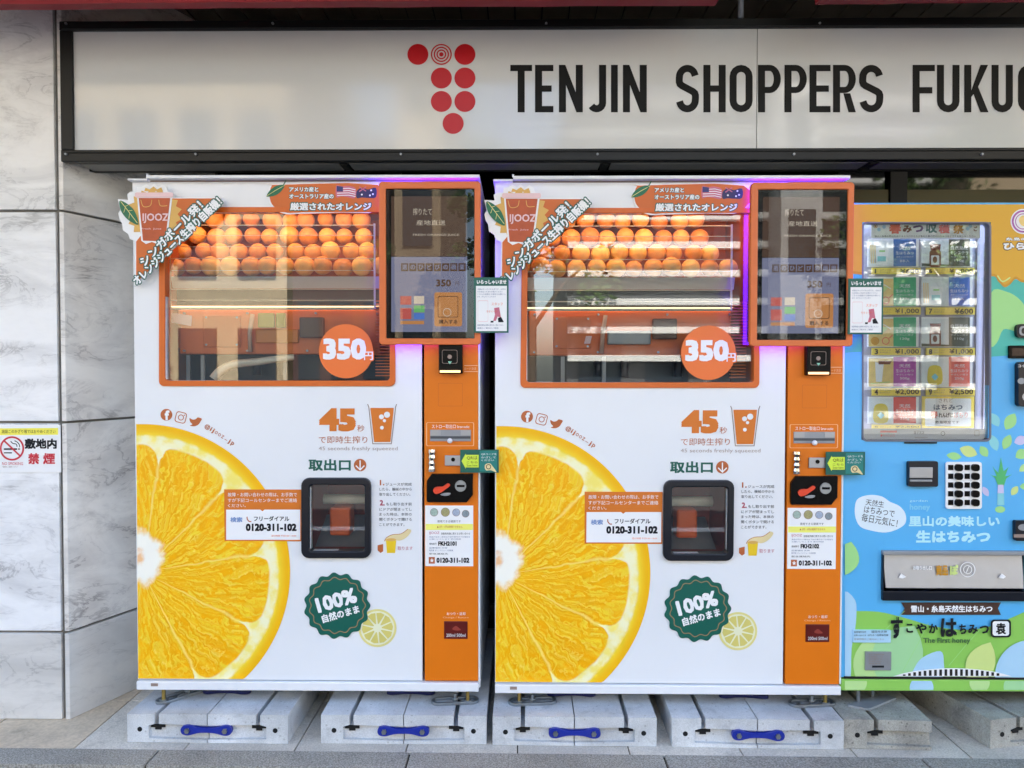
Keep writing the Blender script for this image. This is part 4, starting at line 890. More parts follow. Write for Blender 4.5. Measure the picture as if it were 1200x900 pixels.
    m.tube([(xm, -.012, z_) for z_ in zz], [.012, .0125, .010, .012, .009, .012, .010, .0125, .012], mat('polished_chrome', (220, 215, 205), .12, metal=1.0), 12); m.tube([(xm, -.001, zz[4]), (xm, -.014, zz[4])], .006, BK); m.build('chrome_lock', root)
    m = MB(); v = R(521.5, 533.5, 544, 545.5, 0); m.box(v[0], v[1], -.009, -.001, v[2], v[3], ALU); sc2 = m.build('code_reader', root, bevel=.0015)
    m = MB(); m.prism_y(F1.xz(circ(531, 538.5, 2.4, 16), -.009), -.0104, -.0085, BK); m.build('reader_lens', sc2)
    D = -.018; v = R(539.3, 527, 584.5, 554, D); m = MB(); m.box(v[0], v[1], D, D + .0035, v[2], v[3], GRN); m.box(v[0] + .006, v[0] + .03, D + .0035, -.001, v[2] + .012, v[3] - .012, GRN); qs = m.build('scan_here_notice', root)
    m = MB(); e = D - .0006; LIME = mat('lime_arrow_print', (214, 238, 70), .45); TL = mat('teal_print', (20, 125, 118), .45)
    F1.poly(m, [(562, 528.5), (582.5, 528.5), (582.5, 552.5), (562, 552.5)], TL, e)
    F1.poly(m, [(540.8, 540.3), (545.8, 531.5), (546, 533), (561, 533), (561, 547.8), (546, 547.8), (545.8, 549.4)], LIME, e)
    F1.label(m, 'QRは', 547, 534.5, 559.5, 539, DK, e - .0006, bold=.03); F1.label(m, 'こちら', 547, 540.5, 559.5, 543, DK, e - .0006); F1.label(m, 'Scan here', 547, 544.2, 559.5, 546.6, DK, e - .0006)
    F1.label(m, 'QRコードを', 564, 531, 582, 533.6, WE, e - .0006); F1.label(m, 'かざして', 564, 534.8, 581, 537.2, WE, e - .0006); F1.label(m, 'ください', 564, 538.3, 579, 540.4, WE, e - .0006)
    F1.poly(m, smooth_line([(568, 548), (569, 544), (574, 543), (577, 546), (582, 553.5), (575, 551), (570, 551.5)], 3, True), SKIN, e - .0006); F1.ringline(m, circ(572.5, 547, 3, 14), .8, DK, e - .0012)
    m.build('lettering', qs)
    # coin panel
    D = -.012; m = MB(); oc = [(506, 555.6), (554, 555.6), (554, 580), (547, 588.5), (501, 588.5), (500, 586), (500.2, 563.5)]
    m.prism_y(F1.xz(oc, D), D, -.001, BK); cp = m.build('coin_panel', root, bevel=.003)
    m = MB(); F1.poly(m, smooth_line([(508, 573.5), (510, 571), (514.5, 570.4), (519, 570), (524, 566.6), (526.8, 567), (527, 569.4), (521, 574), (516.5, 577), (511, 578.4), (508.4, 576.5)], 3, True), mat('lever_red_plastic', (232, 70, 36), .35), D - .006)
    lv = MB(); lv.prism_y(F1.xz(smooth_line([(508, 573.5), (510, 571), (514.5, 570.4), (519, 570), (524, 566.6), (526.8, 567), (527, 569.4), (521, 574), (516.5, 577), (511, 578.4), (508.4, 576.5)], 3, True), D), D - .006, D, MATS['lever_red_plastic']); lv.build('return_lever', cp, bevel=.001)
    m = MB(); m.prism_y(F1.xz(circ(539.8, 569.4, 6.6, 24), D), D - .004, D, STEEL); a_ = R(535.5, 568, 544.5, 570.6, D); m.box(a_[0], a_[1], D - .0046, D - .004, a_[2], a_[3], BK); m.build('coin_slot', cp)
    m = MB(); F1.poly(m, smooth_line([(516, 579.5), (522, 577.5), (528, 577.8), (526, 580.5), (520, 581)], 3, True), GMET, D - .0006); m.build('button_mark', cp)
    # service label
    m = MB(); v = R(498.3, 592.3, 554.6, 663.3, 0); m.box(v[0], v[1], -.0022, -.0012, v[2], v[3], WE); sv = m.build('service_label', root)
    m = MB(); e = -.0028; cols = (mat('coin_a', (168, 190, 178), .5, vary=.2, vscale=200), mat('coin_b', (168, 162, 110), .5, vary=.2, vscale=200), mat('coin_c', (172, 184, 204), .5, vary=.2, vscale=200), mat('coin_d', (140, 152, 158), .5, vary=.2, vscale=200))
    for (cx, cy, r_), c_ in zip(((508.7, 600.3, 4.8), (521.9, 600.2, 5.3), (534.6, 600.5, 4.6), (545.6, 602, 4.4)), cols): F1.poly(m, circ(cx, cy, r_, 20), c_, e); F1.ringline(m, circ(cx, cy, r_, 20), .5, GRY, e - .0005)
    F1.label(m, '使用できる硬貨です', 512.5, 609.5, 540, 612.4, DK, e); F1.poly(m, [(498.8, 614), (554.2, 614), (554.2, 621), (498.8, 621)], mat('pale_yellow_band', (248, 246, 120), .5), e)
    F1.label(m, '▲ 5円・1円は使用できません', 512, 616, 542, 618.6, BRN, e - .0006); F1.label(m, 'IJOOZ', 503, 623, 515, 626.6, PK, e); F1.label(m, '自動販売機に関するお問い合わせ', 517, 624, 551, 626.6, DK, e, bold=.02)
    F1.label(m, '商品が出ない場合は下記の番号までお電話を', 503, 628.3, 551, 630, BL, e); F1.label(m, 'お願いいたします 受付時間', 503, 631, 540, 632.6, BL, e)
    F1.label(m, '機械番号', 503, 636, 511.5, 638.4, DK, e); F1.label(m, idt, 513.5, 634.4, 535, 639.6, DK, e, bold=.04); F1.label(m, '設置場所 天神', 503, 641.2, 524, 643, BL, e); F1.label(m, '販売者 オレンジジュース自販機', 503, 644, 531, 646, BL, e)
    F1.label(m, '緊急連絡先', 503, 648, 525, 650, DK, e); F1.poly(m, [(502.5, 652.8), (509.5, 652.8), (509.5, 660.5), (502.5, 660.5)], BRN, e); F1.label(m, '0120-311-102', 511.5, 653.6, 550, 659.6, DK, e, bold=.04); F1.label(m, '★', 503.8, 654, 508.4, 659, WE, e - .0006)
    m.build('lettering', sv)
    # change flap
    v = R(520.5, 727.7, 548, 748.3, 0); m = MB(); m.box(v[0], v[1], -.004, -.001, v[2], v[3], mat('maroon_flap', (96, 18, 14), .35)); cf = m.build('change_flap', root, bevel=.002)
    m = MB(); F1.poly(m, smooth_line([(530, 737), (534, 733.5), (538, 736), (540, 738.4), (534, 738.8)], 3, True), mat('flap_relief', (150, 60, 50), .4), -.0046); F1.label(m, '200ml 500ml', 523, 742.5, 545.5, 746.4, WE, -.0046); m.build('flap_marks', cf)
    # levelling feet with clamp plates standing on the concrete
    for px, bx in (((549.5, 533.5) if left else (170.5, 184)),) + ((),) * 0: pass
    for side in (0, 1):
        if side == 0: fx, bx_ = (X0 + .085, X0 + .15)
        else: fx, bx_ = (X1 - .045, X1 - .095)
        yb = .012 if (left and side == 0) else .022
        zb = BLK - loc[2] + .001
        m = MB(); m.tube([(fx, yb, zb + .006), (fx, yb, .002)], .0065, BRASS, 10); m.tube([(fx, yb, zb + .0055), (fx, yb, zb + .013)], .015, STEEL, 6); m.build('levelling_foot', root)
        m = MB(); n_ = 10; rad = .027
        if left and side == 0: pa, pb_ = Vector((fx - .002, yb + .004)), Vector((fx + .115, yb + .13))
        else: pa, pb_ = Vector((min(fx, bx_) - .012, yb)), Vector((max(fx, bx_) + .04, yb + .012)) if side == 0 else Vector((max(fx, bx_) + .012, yb + .012))
        if side == 1: pa.x -= .04
        dd = (pb_ - pa).normalized(); ang = math.atan2(dd.y, dd.x)
        def stad(r_): return [(pb_.x + r_ * math.cos(ang - PI / 2 + PI * i_ / n_), pb_.y + r_ * math.sin(ang - PI / 2 + PI * i_ / n_)) for i_ in range(n_ + 1)] + [(pa.x + r_ * math.cos(ang + PI / 2 + PI * i_ / n_), pa.y + r_ * math.sin(ang + PI / 2 + PI * i_ / n_)) for i_ in range(n_ + 1)]
        ou, inn = stad(rad), stad(rad - .011); k_ = len(ou)
        vs = [(a, b_, zb) for a, b_ in ou] + [(a, b_, zb) for a, b_ in inn] + [(a, b_, zb + .010) for a, b_ in ou] + [(a, b_, zb + .010) for a, b_ in inn]; fs = []
        for i_ in range(k_):
            j_ = (i_ + 1) % k_; fs += [(i_, k_ + i_, k_ + j_, j_), (i_, j_, 2 * k_ + j_, 2 * k_ + i_), (2 * k_ + i_, 2 * k_ + j_, 3 * k_ + j_, 3 * k_ + i_), (k_ + i_, 3 * k_ + i_, 3 * k_ + j_, k_ + j_)]
        m.add(vs, fs, STEEL); mid = (pa + pb_) / 2
        m.tube([(mid.x, mid.y, zb), (mid.x, mid.y, zb + .03)], .006, STEEL, 8); m.tube([(mid.x, mid.y, zb + .007), (mid.x, mid.y, zb + .016)], .012, STEEL, 6); m.build('clamp_plate', root, bevel=.001)
    return root
BLK = .098                                             # height of the concrete weights
S2o = Vector((P(580.3, 505, YF).x, YF, P(780, 812, YF).z)) 
m1 = juice_machine('white and orange fresh orange juice machine beside the marble pillar', S1, 'FKH2101', True)
m2 = juice_machine('white and orange fresh orange juice machine beside the blue honey machine', tuple(S2o), 'FKH2102', False)
# the fruit, row on row behind each window
fr0 = MB(); fr0.ball((0, 0, 0), .0355, FRUIT, 18, 12, .96); fo = fr0.build('orange', smooth=True)
first = True
ORD = 'first second third fourth fifth sixth seventh eighth ninth tenth eleventh twelfth'.split()
for loc, lb, gr, sh in ((S1, 'marble pillar', 'oranges inside the machine beside the pillar', 0), (tuple(S2o), 'honey machine', 'oranges inside the machine beside the honey machine', 5)):
    for rn, y, dy, a, st in (('bottom', 312.5, .125, 205, 21.8), ('second lowest', 295, .165, 216, 21.6), ('third lowest', 277.5, .205, 232, 21.5), ('top', 257.5, .24, 254, 21.4)):
        k = 0
        while a + k * st < 446:
            v = F1.q(a + k * st + random.uniform(-2, 2), y + random.uniform(-1.6, 1.6), dy)
            if first: o = fo; first = False
            else: o = fo.copy(); sc.collection.objects.link(o)
            s_ = random.choice((random.uniform(.86, .97), random.uniform(.96, 1.05))); o.scale = (s_, s_, s_)
            o.location = (loc[0] + v.x, loc[1] + dy + random.uniform(-.006, .006), loc[2] + v.z); o.rotation_euler = (random.uniform(-.6, .6), random.uniform(-.6, .6), random.uniform(0, 6))
            tag(o, '%s orange from left in the %s row inside the machine beside the %s' % (ORD[k], rn, lb), 'orange', gr); k += 1
# ============================================================ HONEY MACHINE
HY = 2.58
H0 = (P(988.3, 520, HY).x, HY, P(1100, 809.5, HY).z)
FH = Face(H0)
hm = thing('honey_vending_machine', 'sky blue and yellow honey vending machine with green hills at right edge of the photo', 'vending machine', H0)
SKYB = mat('sky_blue_wrap', (88, 182, 238), .35, vary=.03, vscale=3, coat=.2); HYEL = mat('honey_yellow_print', (222, 168, 40), .38); HDRIP = mat('honey_drip_print', (206, 146, 24), .38)
TEALH = mat('teal_hill_print', (70, 186, 170), .4); MINT = mat('mint_print', (164, 222, 140), .4); LIMEG = mat('lime_hill_print', (146, 206, 92), .4); PALEL = mat('pale_leaf_print', (190, 228, 150), .4)
PALEB = mat('pale_blue_print', (176, 216, 240), .4); PALEM = mat('pale_mint_print', (168, 220, 160), .4); LEAFY = mat('leaf_yellow_print', (210, 228, 140), .4); LEAFP = mat('leaf_lilac_print', (206, 200, 234), .4); LEAFA = mat('leaf_aqua_print', (140, 212, 218), .4)
RBR = mat('ribbon_brown_print', (70, 46, 36), .4); CYAT = mat('pale_cyan_lettering', (190, 240, 250), .4); HGR = mat('tree_green_print', (80, 186, 110), .4)
R = FH.rect
X0, X1, _, Z1 = R(988.3, 237.5, 1345, 809); zpl = FH.q(1100, 796).z
win = R(1011, 261, 1160, 516); out = R(1034, 646, 1204, 702); keyp = R(1108, 542, 1148, 594)
m = MB(); shell(m, X0, X1, .022, .68, zpl - .04, Z1, .02, mat('honey_cabinet_side', (60, 66, 74), .4)); m.build('cabinet', hm, bevel=.002)
m = MB(); holed(m, X0, X1, zpl + .006, Z1, [win, out], 0, .022, SKYB); m.build('door', hm)
m = MB(); m.box(X0, X1, -.004, .06, 0, zpl, LIMEG); m.build('plinth', hm, bevel=.003)
wx0, wy0, wx1, wy1 = 1011, 261, 1160, 516
def hp(m, pts, mm, lay, holes=((1010.5, 260.5, 1161, 517), (1033.5, 645.5, 1204.5, 702.5))):
    """print clipped to the door and round its openings"""
    xs = [990.2, 1010.5, 1033.5, 1161, 1204.5, 1340]; ys = [239.5, 260.5, 517, 645.5, 702.5, 795]
    for i in range(5):
        for j in range(5):
            cx, cy = (xs[i] + xs[i + 1]) / 2, (ys[j] + ys[j + 1]) / 2
            if any(h[0] < cx < h[2] and h[1] < cy < h[3] for h in holes): continue
            c = clip(pts, xs[i], ys[j], xs[i + 1], ys[j + 1])
            if len(c) > 2 and (max(p[0] for p in c) - min(p[0] for p in c)) > .05 and (max(p[1] for p in c) - min(p[1] for p in c)) > .05: FH.poly(m, c, mm, -.0006 * lay)
m = MB()
hp(m, [(980, 300)] + smooth_line([(980, 318), (1010, 322), (1060, 330), (1120, 340), (1170, 322), (1200, 330), (1250, 322), (1345, 330)], 4) + [(1345, 402), (1240, 412), (1161, 418), (1100, 415), (1011, 412), (980, 414)], TEALH, 1)
hp(m, smooth_line([(1161, 344), (1180, 342), (1196, 352), (1203, 366), (1200, 384), (1190, 388), (1176, 386), (1168, 402), (1160, 402)], 4, True), MINT, 2)
hp(m, [(980, 230), (1345, 230)] + smooth_line([(1345, 330), (1300, 318), (1250, 336), (1222, 324), (1200, 331), (1190, 327), (1184, 333), (1177, 336.5), (1170, 330), (1161, 324), (1120, 340), (1060, 326), (1010, 322), (980, 318)], 5), HDRIP, 2)
hp(m, [(980, 230), (1345, 230)] + smooth_line([(1345, 327), (1300, 315), (1250, 333), (1222, 321), (1200, 328), (1190, 324), (1183, 331), (1177, 333.5), (1171, 328), (1161, 321), (1120, 337), (1060, 323), (1010, 319), (980, 315)], 5), HYEL, 3)
FH.line(m, smooth_line([(1169, 323), (1175, 330), (1184, 325)], 4), 1.6, LEAFY, -.0024)
m.build('honey_print', hm)
m = MB()
hp(m, [(980, 800)] + smooth_line([(980, 716), (1000, 716), (1030, 717), (1060, 724), (1095, 734), (1130, 738), (1160, 734), (1185, 724), (1215, 712), (1260, 705), (1345, 715)], 4) + [(1345, 800)], LIMEG, 1)
for k, (pts, c) in enumerate(((smooth_line([(985, 700), (1002, 703), (1003, 730), (998, 760), (996, 800), (985, 800)], 4, True), PALEB), (leaf(1018, 776, 68, 36, 80), PALEL), (leaf(1052, 768, 80, 60, 60), PALEM),
                           (smooth_line([(1070, 795), (1072, 782), (1082, 770), (1102, 763), (1106, 776), (1103, 795)], 4, True), PALEB), (leaf(1149, 778, 56, 34, 65), LEAFY), (circ(1208, 792, 42, 40), PALEB), (leaf(992, 655, 42, 30, 75), MINT))):
    hp(m, pts, c, 2 + k * .9)
for pts in ([(1056, 790), (1075, 756), (1088, 730)], [(1112, 780), (1132, 756), (1150, 736)], [(1030, 745), (1052, 724), (1060, 716)]): FH.line(m, pts, .5, MINT, -.006)
m.build('hill_print', hm)
m = MB(); pl = lambda pts, c: FH.poly(m, clip(pts, 990, 798, 1340, 808.5), c, -.0048)
pl(circ(1002, 800, 14, 24), PALEL); pl(circ(1080, 806, 14, 24), PALEB); pl(circ(1148, 800, 12, 24), PALEL); pl(circ(1192, 805, 16, 24), PALEM); m.build('plinth_print', hm)
m = MB()
for cx, cy, L, w_, a, c in ((1118, 534.5, 18, 9, -8, MINT), (1135, 529, 22, 13, -20, LEAFY), (1153, 529, 15, 10, -55, MINT), (1165, 519, 20, 11, -70, LEAFA), (1180, 518, 19, 11, 65, MINT), (1196, 516, 16, 11, 20, LEAFP), (1166, 492, 18, 11, -60, LEAFA), (1184, 494, 22, 14, 60, MINT),
                            (1197, 532, 16, 12, 30, MINT), (1155, 576, 13, 7, -60, LEAFP), (1189, 575, 13, 8, 55, LEAFY), (1200, 548, 14, 8, 40, PALEL), (1201, 570, 12, 8, 0, MINT), (1215, 500, 20, 12, 50, MINT), (1222, 530, 18, 12, 120, LEAFY), (1236, 560, 18, 10, 60, MINT)):
    m = MB(); FH.poly(m, leaf(cx, cy, L, w_, a), c, -.0008); m.build('leaf_print', hm)
m = MB()
FH.poly(m, smooth_line([(1170, 570), (1166, 560), (1160, 556), (1168, 558), (1163, 546), (1170, 554), (1173, 536), (1176, 552), (1182, 547), (1178, 558), (1186, 556), (1179, 561), (1176, 571)], 2, True), HGR, -.0014)
FH.poly(m, [(1169.5, 568), (1176, 568), (1176.5, 578), (1169, 578)], LEAFP, -.0020); FH.poly(m, [(1169, 578), (1176.5, 578), (1177, 592), (1168.5, 592)], LEAFA, -.0014); FH.poly(m, circ(1172, 597, 6, 16, 4), MINT, -.0008)
m.build('tree_print', hm)
# display window
m = MB(); m.ring_y(FH.xz(rrect(1010, 260, 1161.3, 517.5, 6)), FH.xz(rrect(1011.8, 261.8, 1159, 515.5, 5)), -.003, .025, mat('window_edge_grey', (110, 112, 124), .4)); m.build('window_frame', hm, bevel=.001)
g = R(1010, 260, 1161, 517)
m = MB(); m.box(g[0], g[1], .004, .008, g[2], g[3], GLASS); m.build('window_glass', hm)
m = MB(); shell(m, g[0] - .026, g[1] + .026, .024, .11, g[2] - .026, g[3] + .026, .004, mat('lavender_grey_lining', (176, 174, 188), .5, vary=.05)); m.build('window_lining', hm)
DC = .052
ADDLAMPH = mat('cool_added_display_lamp', (255, 255, 255), .5, emit=(235, 240, 255), es=1.1)
m = MB(); m.box(g[0], g[1], .025, .034, g[3] + .006, g[3] + .014, ADDLAMPH); m.box(g[0], g[1], .025, .034, g[2] - .014, g[2] - .006, ADDLAMPH); m.box(g[0] - .014, g[0] - .006, .025, .034, g[2], g[3], ADDLAMPH); m.box(g[1] + .006, g[1] + .014, .025, .034, g[2], g[3], ADDLAMPH); m.build('added_display_lamp', hm)  # hidden glowing strips added round the opening to brighten the cards
m = MB(); m.box(g[0] - .02, g[1] + .02, DC + .006, DC + .012, g[2] + .001, g[3] - .001, mat('lavender_back_panel', (168, 166, 184), .55, vary=.06)); m.build('display_back', hm)
m = MB(); v = R(1144, 278, 1147, 505, DC); m.box(v[0], v[1], DC, DC + .07, v[2], v[3], mat('lavender_rail', (150, 148, 162), .4)); v = R(1153, 285, 1155, 508, DC); m.box(v[0], v[1], DC - .004, DC + .03, v[2], v[3], mat('lavender_rail', (0, 0, 0)))
m.build('side_rail', hm)
PTY = mat('price_tag_yellow', (255, 226, 96), .5)
rows = ((280, 312.5, 321), (324.5, 359, 368.5), (371.5, 406.5, 416), (418, 453.5, 463.5), (465, 496.5, 502))
prices = (('1', '¥600'), ('2', '¥1,000'), ('3', '¥1,000'), ('4', '¥2,000'), ('5', '¥2,500')), (('6', '¥1,000'), ('7', '¥600'), ('8', '¥1,000'), ('9', '¥2,500'))
BL1, BL2, GC, PU, RC, OL, SAL = [mat(n_, c_, .5) for n_, c_ in (('card_blue', (60, 108, 176)), ('card_blue_bright', (56, 112, 204)), ('card_green', (58, 172, 118)), ('card_purple', (190, 78, 176)), ('card_red', (232, 74, 64)), ('card_olive', (88, 90, 72)), ('card_salmon', (242, 104, 88)))]
JAR = mat('jar_brown', (130, 70, 50), .4); PKT = mat('packet_white', (244, 246, 246), .5); BAG = mat('packet_sand', (246, 214, 134), .5, vary=.12, vscale=40); PHO = mat('photo_pale_blue', (232, 238, 240), .5, vary=.08, vscale=30)
POT = mat('honey_pot_yellow', (230, 206, 60), .5)
art = {(0, 0): (BL1, PHO, 'p', '天然', '生はちみつ', '8本入', 'first blue honey stick card at top left of the honey display'), (0, 1): (GC, BAG, 'b', '天然', '生はちみつ', '120g', 'green and sand honey card, upper of two alike, priced 1,000 yen'),
       (0, 2): (GC, BAG, 'b', '天然', '生はちみつ', '120g', 'green and sand honey card, lower of two alike, tag number 3'), (0, 3): (PU, BAG, 'g', '天然', '生はちみつ', '500g', 'purple honey card with golden bag photo'),
       (0, 4): (RC, PHO, 'y', '天然', '生はちみつ', '250g', 'bright red honey card with yellow pot, bottom left of display'), (1, 0): (OL, PHO, 'j', '自然熟成', 'モンステラ', '110g', 'dark olive card with brown jar, directly under the spring banner'),
       (1, 1): (BL2, PHO, 'p', '天然', '生はちみつ', '8本入', 'bright blue honey stick card above tag number 7'), (1, 2): (OL, PHO, 'j', '自然熟成', 'モンステラ', '110g', 'dark olive card with brown jar, above tag number 8'), (1, 3): (SAL, PHO, 'y', '天然', '生はちみつ', '250g', 'salmon red honey card with yellow pot, above tag number 9')}
for c in (0, 1):
    for r_ in range(5):
        ya, yb, yt = rows[r_]; xa = (1017.5, 1079.5)[c]; xb = xa + (59, 60)[c]
        if (c, r_) in art:
            col, ph, kind, t1, t2, t3, lb = art[(c, r_)]; xm = xa + (xb - xa) * (.5 if c == 0 else .54)
            o_ = Vector(H0) + FH.q((xa + xb) / 2, yb, DC); o_.y = HY + DC; fc = Face(o_)
            card = thing('display_card', lb, 'display card', o_, 0, 'honey product cards in the display window')
            v = fc.rect(xa, ya, xb, yb); m = MB(); m.box(v[0], v[1], 0, .018, v[2], v[3], WE); m.build('card_body', card)
            m = MB(); fc.poly(m, [(xa + .5, ya + 2), (xm, ya + 2), (xm, yb - .5), (xa + .5, yb - .5)], ph, -.0006); fc.poly(m, [(xm, ya + .3), (xb - 3, ya + .3), (xb - 3, yb - .5), (xm, yb - .5)], col, -.0008)
            cx = (xa + xm) / 2; cy = (ya + yb) / 2 + 2
            if kind == 'p':
                fc.poly(m, rot([(cx - 6, cy - 8), (cx + 9, cy - 8), (cx + 8, cy + 12), (cx - 7, cy + 12)], cx, cy, -3), PKT, -.0012)
                for k in range(3): fc.line(m, [(xa + 3 + k * 2.4, ya + 7), (xa + 3.6 + k * 2.4, yb - 4)], 1.2, BAG, -.0012)
                fc.poly(m, [(cx - 2, cy - 5), (cx + 5, cy - 5), (cx + 5, cy - 3), (cx - 2, cy - 3)], MINT, -.0018); fc.poly(m, [(cx - 4, cy + 2), (cx + 6, cy + 2), (cx + 6, cy + 8), (cx - 4, cy + 8)], LEAFA, -.0018)
            elif kind == 'j':
                fc.poly(m, rrect(cx - 6.5, cy - 5, cx + 7, cy + 15, 3), JAR, -.0012); fc.poly(m, [(cx - 6, cy - 12), (cx + 7, cy - 12), (cx + 6, cy - 5), (cx - 5, cy - 5)], mat('jar_lid', (120, 40, 36), .4), -.0012); fc.poly(m, rrect(cx - 4.5, cy + 1, cx + 5, cy + 12, 1), PKT, -.0018); fc.poly(m, circ(cx, cy + 6, 2.6, 12, 4), JAR, -.0024)
                fc.poly(m, [(xa + .5, yb - 4), (xm, yb - 2.5), (xm, yb - .5), (xa + .5, yb - .5)], OL, -.0010)
            elif kind == 'y':
                fc.poly(m, smooth_line([(cx - 5, cy - 9), (cx + 5, cy - 9), (cx + 8.5, cy - 2), (cx + 7.5, cy + 12), (cx - 7.5, cy + 12), (cx - 8.5, cy - 2)], 3, True), POT, -.0012); fc.poly(m, rot(rrect(cx - 3, cy + 1, cx + 3, cy + 7, .5), cx, cy + 4, 45), LEAFA, -.0018)
            elif kind == 'b':
                fc.line(m, smooth_line([(xa + 2, ya + 12), (cx, ya + 8), (xm - 3, ya + 14)]), .8, PKT, -.0012); fc.poly(m, circ(xa + 8, yb - 7, 5, 14), HDRIP, -.0012); fc.poly(m, leaf(cx, cy - 4, 18, 7, 20), LEAFY, -.0012); fc.ringline(m, circ(xm - 9, yb - 7, 4.5, 14), .9, SAL, -.0018); fc.line(m, [(xm - 5, yb - 10), (xm - 1, yb - 14)], 1, SAL, -.0018)
            else:
                fc.poly(m, [(xa + 8, ya + 6), (xa + 18, ya + 9), (xa + 16, yb - 6), (xa + 9, yb - 6)], PKT, -.0012); fc.poly(m, [(xa + 12, ya + 5), (xm - 2, ya + 5), (xm - 4, ya + 9), (xa + 12, ya + 9)], JAR, -.0018); fc.line(m, [(xa + 3, yb - 4), (xm - 4, yb - 6)], 1, LEAFY, -.0018)
            m.build('printed_face', card); m = MB(); xc = (xm + xb - 3) / 2; hw = 6.5 if len(t1) < 3 else 10
            fc.label(m, t1, xc - hw, ya + 8.5, xc + hw, ya + 12.8, WE, -.0016, bold=.03); fc.label(m, t2, xc - 10.5, ya + 14.5, xc + 10.5, ya + 18.3, WE, -.0016, bold=.02)
            fc.label(m, 'スティックタイプ' if kind == 'p' else 'やさしい甘さ', xc - 10, ya + 20, xc + 10, ya + 22, WE, -.0016); fc.label(m, t3, xc - 5.5, ya + 24, xc + 5.5, ya + 27.4, WE, -.0016); m.build('lettering', card)
        if r_ < len(prices[c]):
            n_, pr = prices[c][r_]; xp = (1022, 1085.5)[c]; v = R(xp, yb + 1.2, xp + 57, yt + .2, DC - .006); m = MB(); m.box(v[0], v[1], DC - .006, DC - .001, v[2], v[3], PTY); tg = m.build('price_tag', hm)
            m = MB(); FH.label(m, n_, xp + 3, yb + 2.6, xp + (4.8 if n_ == '1' else 7), yt - .8, RBR, DC - .0066); w_ = 22 if len(pr) < 5 else 28
            FH.label(m, pr, xp + 55 - w_, yb + 2.4, xp + 55, yt - .6, RBR, DC - .0066, bold=.02); FH.label(m, 'スティック', xp + 9, yb + 3, xp + 22, yb + 5, GRY, DC - .0066); FH.label(m, '生はちみつ', xp + 9, yb + 5.6, xp + 21, yb + 7.4, GRY, DC - .0066); m.build('lettering', tg)
# the handwritten card and the banner
o_ = Vector(H0) + FH.q(1111, 502, DC); o_.y = HY + DC; fc = Face(o_)
card = thing('display_card', 'white handwritten card with yellow border at lower right of the honey display', 'display card', o_, 0, 'honey product cards in the display window')
v = fc.rect(1081, 464.5, 1141.5, 501.5); m = MB(); m.box(v[0], v[1], 0, .018, v[2], v[3], PTY); m.build('card_body', card)
m = MB(); fc.poly(m, rrect(1084, 467, 1138, 499.5, 2), WE, -.0006); e = -.0014
fc.label(m, 'されど', 1100, 466.8, 1117, 471.5, GRY, e); fc.label(m, 'はちみつ', 1094, 474, 1128, 480.5, mat('slate_lettering', (80, 96, 120), .5), e); fc.label(m, '春', 1090.5, 481.5, 1099, 490, SAL, e, bold=.03); fc.label(m, 'れんげは', 1100, 483.5, 1117, 489.5, DK, e, bold=.02); fc.label(m, 'ばちり', 1118, 483, 1134, 489.5, SAL, e, bold=.01)
fc.label(m, '数量限定です', 1096, 493, 1124, 496.5, DK, e); m.build('handwriting', card)
o_ = Vector(H0) + FH.q(1085, 279, .022); o_.y = HY + .022; fc = Face(o_)
bnr = thing('spring_banner', 'white paper strip with coloured festival lettering at top of the honey display', 'banner', o_)
v = fc.rect(1021, 261.5, 1148.5, 279.2); m = MB(); m.box(v[0], v[1], 0, .002, v[2], v[3], WE); m.build('paper', bnr)
m = MB(); e = -.0006
for ch, a, b_, ya, yb, c in (('春', 1042, 1056, 261.8, 274, SAL), ('み', 1058, 1068.5, 264, 272.5, JAR), ('つ', 1070, 1082, 264, 272, mat('lettering_violet', (110, 60, 120), .5)), ('収', 1085, 1098, 262.5, 273, GRN), ('穫', 1100, 1113, 263, 273.5, SAL), ('祭', 1117, 1129.5, 263.5, 274, HDRIP), ('ご', 1141, 1145.5, 265, 271, JAR)):
    fc.label(m, ch, a, ya, b_, yb, c, e, bold=.04)
fc.label(m, '雷山・糸島の野山をめぐるミツバチたちが集めた春の花のはちみつをどうぞお楽しみください', 1025, 275.6, 1143.5, 278, DK, e); fc.ringline(m, circ(1026, 265, 2.4, 12), .7, HDRIP, e); fc.poly(m, circ(1026, 265, 1.2, 8), HDRIP, e)
for x_, y_ in ((1030, 269), (1036, 266), (1134, 268), (1137, 265)): fc.poly(m, circ(x_, y_, 2.2, 10), PALEB, e)
m.build('lettering', bnr)
m = MB(); v = R(1010.5, 502.5, 1157.5, 515.5, .024); m.box(v[0], v[1], .020, .0238, v[2], v[3], mat('pale_info_strip', (214, 216, 226), .4)); ist = m.build('info_strip', hm)
m = MB(); e = .0192; FH.poly(m, [(1031.5, 504.5), (1051, 504.5), (1051, 507), (1031.5, 507)], SAL, e); FH.label(m, '●キャッシュレス', 1032, 508.5, 1048.5, 512, SAL, e, bold=.02)
FH.label(m, '電子決済', 1071, 505.5, 1083, 508.8, DK, e, bold=.02); FH.line(m, [(1072, 512.5), (1087, 512.5)], .4, GRY, e); FH.ringline(m, circ(1105, 508, 2.6, 12), .5, DK, e); FH.ringline(m, rrect(1142, 504.5, 1147.5, 511, .8), .5, GRY, e); m.build('lettering', ist)
m = MB(); v = R(1059, 517.8, 1097, 519.6, 0); m.box(v[0], v[1], -.006, -.003, v[2], v[3], BKM); m.build('window_catch', hm)
